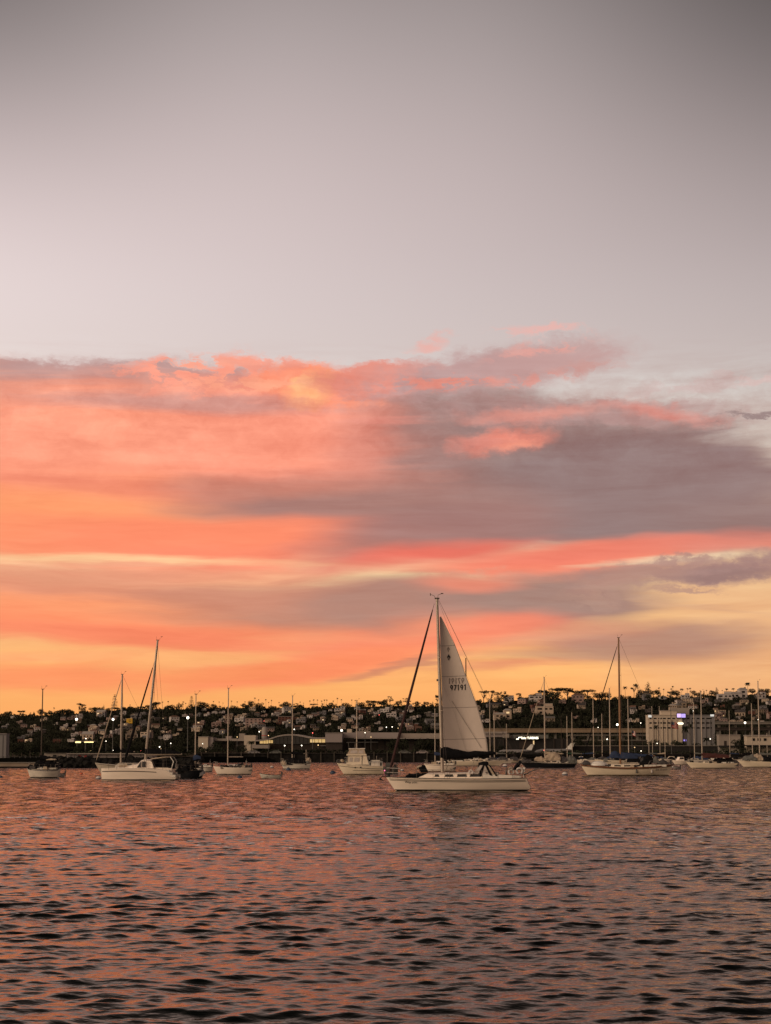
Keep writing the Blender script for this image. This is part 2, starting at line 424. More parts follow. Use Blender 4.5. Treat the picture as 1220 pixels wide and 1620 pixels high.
M['slabw'] = mat('facade_painted_white', (.26, .22, .21), .8, .05, .08)
M['slabg'] = mat('facade_painted_grey', (.19, .178, .178), .8, .06, .08)
M['office'] = mat('office_concrete', (.46, .38, .30), .8, .08, .15)
M['fence'] = mat('fence_dark_metal', (.03, .028, .027), .6, .2, 1)
M['pole'] = mat('lamp_pole', (.09, .085, .08), .6, .1, 1)
M['pile'] = mat('dock_pile', (.06, .05, .04), .9, .3, 1)
M['dock'] = mat('dock_planks', (.10, .085, .07), .9, .25, .6)
M['bark'] = mat('bark', (.05, .038, .03), .95, .3, 1.5)
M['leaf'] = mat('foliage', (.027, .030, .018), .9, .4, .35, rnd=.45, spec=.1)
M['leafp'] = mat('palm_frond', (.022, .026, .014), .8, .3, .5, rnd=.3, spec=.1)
def lampmat(n, c, e): return mat(n, (.8, .8, .8), .5, 0, 1, emit=c, estr=e)
M['lampw'] = lampmat('lamp_white', (1, .90, .72), 4)
M['lampy'] = lampmat('lamp_warm', (1, .62, .25), 1.6)
M['lampr'] = lampmat('lamp_red', (1, .08, .06), 2.2)
M['litwin'] = lampmat('lit_window_amber', (1, .62, .20), .55)
M['litsign'] = lampmat('sign_lit_white', (1, .92, .68), 2.6)
M['litstrip'] = lampmat('strip_light', (1, .78, .28), 1.8)
M['purple'] = lampmat('screen_violet', (.22, .15, .85), .95)
M['mauve'] = lampmat('screen_lilac', (.55, .36, .95), .95)
M['cyan'] = lampmat('lit_corner_pale', (.55, .68, .72), .5)
M['pinklit'] = lampmat('nav_light_pink', (1, .15, .35), 2.0)
M['yellow'] = mat('sign_yellow', (.55, .32, .03), .7, .12, .6)

# ------------------------------------------------------------------ water
def build_water():
    dense = np.linspace(-14.5, 14.5, 720); outer = np.linspace(16, 78, 26)
    azs = np.radians(np.concatenate([-outer[::-1], dense, outer]))
    d1 = np.exp(np.linspace(math.log(12), math.log(1150), 2100))
    ds = np.concatenate([[2, 4, 6, 8, 10], d1]); nr, nc = len(ds), len(azs)
    D, A = np.meshgrid(ds, azs, indexing='ij'); x = D*np.sin(A); y = D*np.cos(A)
    step = np.gradient(ds)[:, None] * np.ones_like(A)
    step = np.maximum(step, D*np.gradient(azs)[None, :])
    var = np.zeros_like(x); z = np.zeros_like(x); ox = np.zeros_like(x); oy = np.zeros_like(x)
    # gustiness: patches of calmer and rougher water
    g = np.zeros_like(x)
    for i in range(7):
        a = RNG.uniform(0, 6.28); lam = RNG.uniform(7, 34); k = 6.283/lam
        g += np.sin(k*(x*math.cos(a)*.6 + y*math.sin(a)) + RNG.uniform(0, 6.28))
    g = 1 + .09*g/1.6
    lams = np.exp(np.linspace(math.log(.20), math.log(3.8), 128))
    for lam in lams:
        k = 6.283/lam
        th = math.pi/2 + .22 + RNG.normal(0, .58)              # mean travel away from the viewer, slightly oblique
        amp = WAVE * .00135 * lam**1.08
        amp *= 1.6 if lam < .62 else (1.05 if lam < 1.05 else (.6 if lam < 1.7 else .42))
        ph = k*(x*math.cos(th) + y*math.sin(th)) + RNG.uniform(0, 6.28)
        fade = np.clip((lam/step - 1.8)/1.4, 0, 1)
        am = amp*fade*g
        z += am*np.cos(ph); var += am*am*.5
        s_ = am*np.sin(ph)*1.1
        ox -= s_*math.cos(th); oy -= s_*math.sin(th)
    v = np.stack([x+ox, y+oy, z], -1).reshape(-1, 3).astype(np.float32)
    idx = np.arange(nr*nc).reshape(nr, nc)
    q = np.stack([idx[:-1, :-1], idx[:-1, 1:], idx[1:, 1:], idx[1:, :-1]], -1).reshape(-1, 4)

    me = bpy.data.meshes.new('water'); me.vertices.add(len(v)); me.vertices.foreach_set('co', v.ravel())
    me.loops.add(q.size); me.loops.foreach_set('vertex_index', q.ravel().astype(np.int32))
    me.polygons.add(len(q)); me.polygons.foreach_set('loop_start', np.arange(0, q.size, 4, dtype=np.int32))
    me.polygons.foreach_set('use_smooth', np.ones(len(q), bool))
    me.update(calc_edges=True); me.validate()
    m = bpy.data.materials.new('harbour_water'); m.use_nodes = True; nt = m.node_tree; L = nt.links.new
    nt.nodes.remove(nt.nodes['Principled BSDF'])
    df = nt.nodes.new('ShaderNodeBsdfDiffuse'); df.inputs[0].default_value = (.0018, .0032, .0028, 1)      # dark harbour water below
    gl = nt.nodes.new('ShaderNodeBsdfGlossy'); gl.inputs['Color'].default_value = WATER_TINT + (1,); gl.inputs['Roughness'].default_value = .06
    fr = nt.nodes.new('ShaderNodeFresnel'); fr.inputs[0].default_value = 1.25
    mx = nt.nodes.new('ShaderNodeMixShader'); L(fr.outputs[0], mx.inputs[0]); L(df.outputs[0], mx.inputs[1]); L(gl.outputs[0], mx.inputs[2])
    L(mx.outputs[0], nt.nodes['Material Output'].inputs[0])
    geo = nt.nodes.new('ShaderNodeNewGeometry'); ln = nt.nodes.new('ShaderNodeVectorMath'); ln.operation = 'LENGTH'; L(geo.outputs['Position'], ln.inputs[0])
    def bump(scale, dist_, strength, prev, stretch=(1, 1, 1), det=3.0):
        mp = nt.nodes.new('ShaderNodeMapping'); mp.inputs['Scale'].default_value = stretch; mp.inputs['Rotation'].default_value = (0, 0, .2)
        L(geo.outputs['Position'], mp.inputs[0])
        n = nt.nodes.new('ShaderNodeTexNoise'); n.inputs['Scale'].default_value = scale; n.inputs['Detail'].default_value = det; n.inputs['Roughness'].default_value = .5
        L(mp.outputs[0], n.inputs['Vector'])
        bp = nt.nodes.new('ShaderNodeBump'); bp.inputs['Distance'].default_value = dist_
        if isinstance(strength, float): bp.inputs['Strength'].default_value = strength
        else: L(strength, bp.inputs['Strength'])
        L(n.outputs[0], bp.inputs['Height'])
        if prev: L(prev, bp.inputs['Normal'])
        return bp.outputs[0]
    mr = nt.nodes.new('ShaderNodeMapRange'); mr.interpolation_type = 'SMOOTHSTEP'; L(ln.outputs['Value'], mr.inputs[0])
    mr.inputs[1].default_value = 26; mr.inputs[2].default_value = 130; mr.inputs[3].default_value = 0; mr.inputs[4].default_value = 1
    mg = nt.nodes.new('ShaderNodeMapping'); mg.inputs['Scale'].default_value = (1.1, .20, 1); L(geo.outputs['Position'], mg.inputs[0])
    gn = nt.nodes.new('ShaderNodeTexNoise'); gn.inputs['Scale'].default_value = 1.0; gn.inputs['Detail'].default_value = 3.0; L(mg.outputs[0], gn.inputs['Vector'])
    gm = nt.nodes.new('ShaderNodeMapRange'); L(gn.outputs[0], gm.inputs[0])        # cat's-paws: rougher and calmer streaks along the wind
    gm.inputs[1].default_value = .36; gm.inputs[2].default_value = .64; gm.inputs[3].default_value = .12; gm.inputs[4].default_value = 1.7
    mm = nt.nodes.new('ShaderNodeMath'); mm.operation = 'MULTIPLY'; L(mr.outputs[0], mm.inputs[0]); L(gm.outputs[0], mm.inputs[1])
    n1 = bump(.85, .60, mm.outputs[0], None, (.7, 1.15, 1), 4.0)          # wind chop too short for the far mesh
    n2 = bump(4.2, .055, .34, n1, (.75, 1.2, 1), 3.0)                  # ripples
    n3 = bump(11.0, .012, .3, n2, (.8, 1.2, 1), 2.0)
    for s_ in (df.inputs['Normal'], gl.inputs['Normal'], fr.inputs['Normal']): L(n3, s_)
    me.materials.append(m)
    o = link('water', me); tag(o, 'rippled harbour water reflecting the orange and mauve sunset clouds', 'water', kind='structure')
build_water()

# ------------------------------------------------------------------ land
RIDGE = [(-260, 1136), (0, 1135), (60, 1132), (110, 1130), (200, 1124), (300, 1121), (450, 1121), (560, 1119), (640, 1118), (700, 1117), (760, 1113), (800, 1110),
         (860, 1105), (950, 1108), (1040, 1104), (1120, 1103), (1200, 1102), (1480, 1100)]
SHORE = [(-260, 398), (280, 402), (312, 640), (420, 690), (900, 770), (1480, 800)]
def interp(tab, x):
    xs, ys = zip(*tab); return float(np.interp(x, xs, ys))
YB, YR = 1250.0, 2400.0
def hill(px, Y):
    pr = interp(RIDGE, px); t = min(max((Y - YB)/(YR - YB), 0), 1)
    if Y > YR:
        zr = Z(pr, YR); return zr - (Y - YR)*.01
    py = 1193 + (pr - 1193)*t**.72
    w = 1.6*math.sin(px*.031 + Y*.006) + 1.2*math.sin(px*.083 - Y*.011 + 1) + .9*math.sin(px*.19 + Y*.021)
    return max(2.0, CAMH + (1194 - py)*Y/3062 + w*min(1, t*4)*(1 - .7*t))
def ground(px, Y):
    ys = interp(SHORE, px)
    if Y < ys: return -2.5
    if Y < ys + 6: return -2.5 + 4.5*(Y - ys)/6
    return 2.0 if Y < YB else hill(px, Y)
def hill_at(px, py):                                   # ground point of the slope seen at (px, py)
    best = None
    for Y in np.linspace(YB + 10, YR, 160):
        if PX0 is not None:
            z = hill(px, Y); d = (z - CAMH)/Y
            pyy = 1194 - d*3062
            if pyy <= py: best = Y; break
    if best is None: best = YR
    return X(px, best), float(best), hill(px, best)
def build_land():
    pxs = np.concatenate([np.linspace(-260, 1480, 175)])
    ysl = [380, 396]
    for a in np.linspace(400, 830, 110): ysl.append(a)
    ysl += list(np.linspace(860, 1240, 10)) + list(np.linspace(1250, 2400, 90)) + [2500, 2700, 3200, 4500, 9000]
    mb = MB(); n = len(pxs)
    for Y in ysl:
        for p in pxs: mb.v.append((X(p, Y), Y, ground(p, Y) if Y < 4000 else 20))
    for i in range(len(ysl)-1):
        for k in range(n-1):
            a = i*n + k; mb.f.append((a, a+1, a+n+1, a+n))
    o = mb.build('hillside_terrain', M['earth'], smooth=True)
    tag(o, 'dark waterfront flats rising into a wooded hillside', 'terrain', kind='structure')
build_land()

# ------------------------------------------------------------------ boats
class Hull:
    """Lofted hull. Local axes: +x bow, +y port, z up, z = 0 at the waterline, origin amidships."""
    def __init__(s, L, B, fb=(1.1, .85, .9), bow=.9, stern=.25, tw=.62, canoe=False, draft=.45, smax=.43, flare=.0, bows=1.0, sternpow=1.0):
        s.L, s.B, s.fb, s.bow, s.stern, s.tw, s.canoe, s.d, s.smax, s.flare, s.bows, s.sp = L, B, fb, bow, stern, tw, canoe, draft, smax, flare, bows, sternpow
    def sheer(s, t):
        a, m, b = s.fb[2], s.fb[1], s.fb[0]                  # stern, mid, bow
        l0 = (t-.45)*(t-1)/(.45); l1 = t*(t-1)/(.45*(-.55)); l2 = t*(t-.45)/(.55)
        return a*l0 + m*l1 + b*l2
    def half(s, t):
        if t >= s.smax:
            u = (t - s.smax)/(1 - s.smax); return s.B/2*max(0.0, 1 - u**(2.1*s.bows))
        u = (s.smax - t)/s.smax
        e = s.tw + (1 - s.tw)*(1 - u**2)
        if s.canoe: e = max(0.0, 1 - u**2.4)
        return s.B/2*e
    def x(s, t, z):
        zb = s.fb[0]; zs = s.fb[2]
        kb = (z/zb) if z > 0 else z/s.d*.9
        ks = (z/zs) if z > 0 else z/s.d*.9
        xb = s.L/2 - s.bow + s.bow*(kb if kb < 0 else kb**.85)
        xs = -s.L/2 + max(s.stern, 0) - s.stern*(ks if ks < 0 or s.stern < 0 else ks**.85)
        if s.stern < 0:                                   # reverse transom: the foot reaches furthest aft
            c = .24
            xs = -s.L/2 - s.stern*(z-c)/(zs-c) if z > c else -s.L/2 + 1.5*(c - z)**1.25
        return xs + (xb - xs)*t
    def pt(s, t, v, side=1, off=0.0):
        zs = s.sheer(t); z = -s.d + (zs + s.d)*v
        fine = .34 + .55*max(0, (t-.5)/.5)**1.5 + (.5*(1 - t/.5)**2 if s.canoe and t < .5 else .18*max(0, (.4-t)/.4))
        y = s.half(t)*(max(v, 0)**fine)*(1 + s.flare*(v-.6)*max(0, t-.5)) 
        return (s.x(t, z), side*(y + off), z)
    def ptz(s, t, z, side=1, off=0.0):
        return s.pt(t, (z + s.d)/(s.sheer(t) + s.d), side, off)
    def shell(s, n=26, m=9):
        mb = MB()
        for side in (1, -1):
            rings = [[s.pt(i/n, k/m, side) for k in range(m+1)] for i in range(n+1)]
            if side < 0: rings = [r[::-1] for r in rings]
            mb.loft(rings[::-1], closed=False)
        if not s.canoe:
            a = [s.pt(0, k/m, 1) for k in range(m+1)]; b = [s.pt(0, k/m, -1) for k in range(m+1)]
            for k in range(m): mb.quad(a[k], b[k], b[k+1], a[k+1])
        return mb
    def deck(s, n=26, drop=.03, camber=.05):
        rings = []
        for i in range(n+1):
            t = i/n; z = s.sheer(t) - drop; h = s.half(t)*.985; x = s.x(t, z)
            rings.append([(x, y*h, z + camber*(1 - y*y)) for y in (-1, -.5, 0, .5, 1)])
        return MB().loft(rings, closed=False)
    def band(s, z0, z1, t0=0.0, t1=1.0, off=.024, n=26, rel=False, sides=(1, -1)):
        """A painted band following the side; z from the waterline, or (rel) down from the sheer."""
        mb = MB()
        for side in sides:
            r = []
            for i in range(n+1):
                t = t0 + (t1-t0)*i/n; sh = s.sheer(t) if rel else 0
                r.append([s.ptz(t, sh + z0, side, off), s.ptz(t, sh + z1, side, off)])
            if side < 0: r = [q[::-1] for q in r]
            mb.loft(r, closed=False)
        return mb
    def rim(s, r=.035, off=.0, n=30, drop=0.0):
        mb = MB()
        for side in (1, -1):
            mb.tube([s.ptz(i/n, s.sheer(i/n) - drop, side, off) for i in range(n+1)], r, 6)
        return mb

def text_mesh(name, body, size, m, parent=None, shear=0.0, offset=0.0, space=1.0, align='LEFT'):
    cu = bpy.data.curves.new('tmp', 'FONT'); cu.body = body; cu.size = size; cu.shear = shear; cu.offset = offset; cu.space_character = space; cu.align_x = align
    o = bpy.data.objects.new('tmp', cu); COL.objects.link(o)
    me = bpy.data.meshes.new_from_object(o.evaluated_get(bpy.context.evaluated_depsgraph_get()))
    bpy.data.objects.remove(o); me.name = name; me.materials.clear(); me.materials.append(m)
    return link(name, me, parent)

class Cabin:
    """Trunk cabin: plan outline with tumblehome sides, from x0 (aft) to x1 (fore)."""
    def __init__(s, x0, x1, w0, w1, zb, h0, h1, tumble=.12, front=.5, aft=.05):
        s.x0, s.x1, s.w0, s.w1, s.zb, s.h0, s.h1, s.tb, s.fr, s.af = x0, x1, w0, w1, zb, h0, h1, tumble, front, aft
    def zb_(s, x): return s.zb(x) if callable(s.zb) else s.zb
    def side(s, x, v, sgn=1, off=0.0):
        u = max(0.0, (x - s.x0)/(s.x1 - s.x0)); w = s.w0 + (s.w1 - s.w0)*u**1.4; h = s.h0 + (s.h1-s.h0)*u
        return (x, sgn*(w*(1 - s.tb*v) + off), s.zb_(x) + h*v)
    def mesh(s, n=12):
        rings = []
        for i in range(n+1):
            u = i/n; r = []
            for v, k in ((0, 1), (.85, 1), (1.0, .86)):
                xx = s.x0 + s.af*v + (s.x1 - s.fr*v - s.x0 - s.af*v)*u
                p = s.side(xx, v); r.append((p[0], p[1]*k, p[2]))
            c = (r[2][0], 0, r[2][2] + .05)
            rings.append(r + [c] + [(p[0], -p[1], p[2]) for p in r[::-1]])
        mb = MB().loft(rings, closed=False)
        for ring, rev in ((rings[0], 0), (rings[-1], 1)):
            o = len(mb.v); mb.v.extend(ring); f = tuple(o + k for k in range(len(ring))); mb.f.append(f if not rev else f[::-1])
        return mb
    def window(s, xa, xb, v0=.35, v1=.78, sgn=1, off=.012, cut=.06):
        a = [s.side(xa + cut*0, v0, sgn, off), s.side(xb, v0, sgn, off), s.side(xb - cut, v1, sgn, off), s.side(xa + cut, v1, sgn, off)]
        b = [(p[0], p[1] - sgn*off*.8, p[2]) for p in a]
        return MB().loft([a, b])

def at_boat(name, label, cat, pxc, wl, yaw, group=None):
    Y = dist(wl) if not isinstance(wl, tuple) else wl[1]
    return thing(name, label, cat, (X(pxc, Y), Y, 0), R(yaw), group), Y

def hull_parts(t, H, hullm, deckm='deck', boot='boot', stripes=(), rim=None, boot_h=.09):
    h = H.shell().build('hull', M[hullm], t, smooth=True)
    H.band(-.30, boot_h).build('boot_stripe', M[boot], h, smooth=True)
    for z0, z1, m in stripes: H.band(z0, z1, rel=True, t0=.012, t1=.985).build('sheer_stripe', M[m], h, smooth=True)
    if rim: H.rim(rim[1]).build('toe_rail', M[rim[0]], h)
    H.deck().build('deck', M[deckm], t, smooth=True)
    return h

def rails(t, H, t0=.06, t1=.93, h=.6, n=7, m='steel', r=.014):
    for side in (1, -1):
        tops = []; mids = []
        for i in range(n):
            u = t0 + (t1-t0)*i/(n-1); z = H.sheer(u); x = H.x(u, z); y = side*H.half(u)*.94
            MB().tube([(x, y, z-.05), (x, y, z+h)], r, 5).build('stanchion', M[m], t); tops.append((x, y, z+h)); mids.append((x, y, z+h*.5))
        for q, rr in ((tops, r*.6), (mids, r*.5)): MB().tube(q, rr, 4).build('lifeline', M['wire'], t)
def pulpit(t, H, bow=True, h=.62, r=.018, m='steel'):
    mb = MB()
    us = (.90, .95, .995) if bow else (.10, .045, .004)
    for lev in (h, h*.5):
        pts = []
        for u in us: z = H.sheer(u); pts.append((H.x(u, z), H.half(u)*.92, z+lev))
        pts += [(p[0], -p[1], p[2]) for p in pts[::-1]]
        mb.tube(pts, r, 6)
    for u in us[:2]:
        z = H.sheer(u)
        for s in (1, -1): mb.tube([(H.x(u, z), s*H.half(u)*.92, z-.05), (H.x(u, z), s*H.half(u)*.92, z+h)], r, 6)
    mb.build('bow_pulpit' if bow else 'stern_pulpit', M[m], t)

def rig(t, xm, zm, top, r=.085, mm='alu', lean=0.0, spreaders=(.55,), spw=.55, xbow=None, zbow=0, xst=None, zst=0, half=1.2, zdk=.9, furl=None, furl_r=.06, wr=.012, shroud=True, headgear=True):
    """Mast with its spreaders, stays and masthead gear; lean = metres the head lies forward of the foot."""
    def mp(z): return (xm + lean*(z - zm)/(top - zm), 0, z)
    mast = MB().tube([mp(zm), mp(zm + (top-zm)*.6), mp(top)], [r, r*.95, r*.75], 10).build('mast', M[mm], t, smooth=True)
    for f in spreaders:
        z = zm + (top-zm)*f; p = mp(z); sb = MB()
        for s in (1, -1): sb.tube([p, (p[0]-.12, s*spw, z+.05)], [.035, .02], 5)
        sb.build('spreader', M[mm], mast)
    if headgear:
        p = mp(top); hb = MB().box((p[0], 0, top+.03), (.34, .12, .07))
        hb.tube([(p[0]+.1, 0, top), (p[0]+.14, 0, top+.42)], .012, 4)
        hb.tube([(p[0]-.1, 0, top), (p[0]-.42, 0, top+.38)], .012, 4); hb.box((p[0]-.44, 0, top+.40), (.22, .02, .05))
        hb.build('masthead_gear', M['alud'], mast)
    if xbow is not None:
        a = (xbow, 0, zbow); b = mp(top - (top-zm)*.03)
        MB().tube([a, b], wr, 5).build('forestay', M['wire'], t)
        if furl:
            A, B_ = Vector(a), Vector(b); d = B_ - A
            MB().tube([A + d*.03, A + d*.08, A + d*.5, A + d*.9, A + d*.96], [furl_r*.6, furl_r, furl_r*1.05, furl_r*.8, furl_r*.5], 8).build('furled_jib', M[furl], t, smooth=True)
    if xst is not None:
        MB().tube([mp(top), (xst, 0, zst)], wr, 5).build('backstay', M['wire'], t)
    if shroud:
        for s in (1, -1):
            sb = MB(); z = zm + (top-zm)*spreaders[-1] if spreaders else top
            p = mp(z); q = mp(top-.1)
            sb.tube([(xm-.1, s*half, zdk), (p[0]-.12, s*spw, z+.05), q], wr, 4)
            sb.tube([(xm-.35, s*half*.95, zdk), mp(z-.1)], wr, 4)
            sb.build('shroud', M['wire'], t)
    return mast, mp
def boom(t, xm, z, L, cover=None, r=.06, mm='alu', droop=0.0, fat=.2):
    b = MB().tube([(xm-.08, 0, z), (xm-L, 0, z-droop)], r, 8).build('boom', M[mm], t, smooth=True)
    if cover:
        rings = []
        n = 12
        for i in range(n+1):
            u = i/n; x = xm + .12 - (L-.05)*u; h = (fat*1.9*(1-u)**1.3 + fat*.75)*(1 + .10*math.sin(i*2.3)); w = fat*.75*(1 - .45*u)
            if i == n: h *= .5; w *= .5
            zc = z - droop*u
            rings.append([(x, w*math.sin(a)*1.0, zc + (h if math.cos(a) > 0 else .13)*math.cos(a)) for a in [2*math.pi*k/10 for k in range(10)]])
        MB().loft(rings).build('sail_cover', M[cover], t, smooth=True)
    return b
def dodger(t, x0, x1, w, z, h, m='canvasblk'):
    """Spray hood: bowed canvas top on a hooped frame with clear panels."""
    rings = []
    for x, hh in ((x1, .12), (x1-.35*(x1-x0), h*.92), (x0+.15*(x1-x0), h), (x0, h*.93)):
        rings.append([(x, w*math.cos(a), z + hh*math.sin(a)**.6) for a in [math.pi*k/10 for k in range(11)]])
    MB().loft(rings, closed=False).build('dodger', M[m], t, smooth=True)
def winch(mb, c): mb.lathe([(.0, 0), (.09, 0), (.07, .08), (.085, .15), (0, .15)], c, 8)

def sloop(label, bowpx, sternpx, wl, fb, mast_px=None, top_py=None, hull='gel', cover='canvasblu', stripe='stripe', yaw=None, name='sloop', cat='sailboat',
          group=None, B=None, mm='alu', boomL=None, furl=None, canoe=False, rim=None, doghouse=False, gear=True, mr=.085, dodg=None, lean=0.0, Y=None, wins=3, deckgear=0, dingy=False, spr=(.5,), cabin_h=.42, hy=None, boomz=None, stays=True, bow=None, mizzen=None, heaps=()):
    yaw = 180 if yaw is None else yaw
    Yd = Y or dist(wl); k = ppm(Yd); ca = abs(math.cos(R(yaw)))
    L = abs(sternpx - bowpx)/k/max(ca, .3)
    B = B or .30*L
    t = thing(name, label, cat, (X((bowpx+sternpx)/2, Yd), Yd, 0), R(yaw), group)
    H = Hull(L, B, fb, bow=bow or .11*L, stern=.05*L, tw=.6, canoe=canoe)
    hull_parts(t, H, hull, stripes=((-.16, -.10, stripe),) if stripe else (), rim=rim)
    zd = H.sheer(.45) - .03
    C = Cabin(-.16*L, .20*L, B*.30, B*.20, lambda x: H.sheer(.5 + x/L) - .02, cabin_h, cabin_h*.8, front=.5)
    c = C.mesh().build('cabin', M[hull if hull not in ('black', 'navy') else 'gel'], t, smooth=True)
    for s in (1, -1):
        for i in range(wins):
            xa = -.14*L + i*.105*L; C.window(xa, xa + .075*L, sgn=s).build('window', M['glass'], c)
    # cockpit coaming, helm and outboard gear aft
    for s in (1, -1): MB().box((-.30*L, s*B*.27, H.sheer(.2)+.12), (.24*L, .12, .26)).build('cockpit_coaming', M['deck'], t)
    if gear:
        rails(t, H, n=6); pulpit(t, H); pulpit(t, H, bow=False)
        g = MB().tube([(-.33*L, 0, H.sheer(.2)), (-.33*L, 0, H.sheer(.2)+.95)], .05, 6)
        g.tube([(-.34*L, .38*math.cos(a), H.sheer(.2)+.85+.38*math.sin(a)) for a in np.linspace(0, 6.283, 17)], .02, 5)
        g.build('steering_wheel', M['steel'], t)
        o = MB().box((-.47*L, B*.18, H.sheer(0)+.35), (.28, .28, .45), taper=.8).tube([(-.47*L, B*.18, H.sheer(0)+.2), (-.48*L, B*.18, H.sheer(0)-.1)], .05, 6)
        o.build('outboard_on_rail', M['clutter'], t)
    if dodg: dodger(t, -.26*L, -.12*L, B*.28, H.sheer(.3)+.25, .75, dodg)
    for i in range(deckgear):
        rx = random.uniform(-.42, .4)*L; yy = random.choice((-1, 1))*H.half(.5+rx/L)*random.uniform(.4, .8)
        MB().box((rx, yy, H.sheer(.5+rx/L)+.16), (random.uniform(.3, .9), random.uniform(.2, .4), random.uniform(.25, .5)), rz=random.uniform(-.4, .4), taper=.75).build('deck_bundle', M[random.choice(('clutter', 'clutter', 'canvasblk', 'canvasblk', 'canvasgry', 'canvastan'))], t)
    sg = math.cos(R(yaw))
    for (xa, xb, ya, yb, hm) in heaps:               # bundled canvas, covers and gear, one part each
        zt_, zb_ = Z(ya, Yd), Z(yb, Yd); n_ = 7; rr = []; wd = min(.42*B, .5 + .25*(xb-xa)/k)
        for i in range(n_):
            u = i/(n_-1); e = math.sin(math.pi*(.14 + .72*u))**.6*random.uniform(.82, 1.08)
            rr.append([((xa + (xb-xa)*u - (bowpx+sternpx)/2)/k/sg, wd*math.cos(q)*random.uniform(.88, 1.08), zb_ + (zt_-zb_)*e*abs(math.sin(q))**.7*random.uniform(.88, 1.08)) for q in [math.pi*j/8 for j in range(9)]])
        MB().loft(rr).build('covered_gear', M[hm], t)
    if mast_px is not None:
        zt = Z(top_py, Yd); sgn = math.cos(R(yaw)); xm = (mast_px - (bowpx+sternpx)/2)/k/sgn
        zm = H.sheer(.5)+cabin_h*.7
        rig(t, xm, zm, zt, r=mr, mm=mm, lean=lean, spreaders=spr, spw=.32*B, xbow=(H.x(1, H.fb[0])-.1) if stays else None, zbow=H.fb[0]+.05, xst=-L/2+.1 if stays else None, zst=H.fb[2]+.05, half=B*.46, zdk=zd, furl=furl, shroud=stays, wr=.014)
        if boomL: boom(t, xm, boomz or zm + .75, boomL, cover, mm=mm)
    if mizzen:
        xz = -.34*L; zt2 = Z(mizzen, Yd)
        rig(t, xz, H.sheer(.15), zt2, r=mr*.7, mm=mm, spreaders=(.6,), spw=.2*B, half=B*.3, zdk=H.sheer(.15), headgear=False, wr=.012)
    return t, H, L, Yd

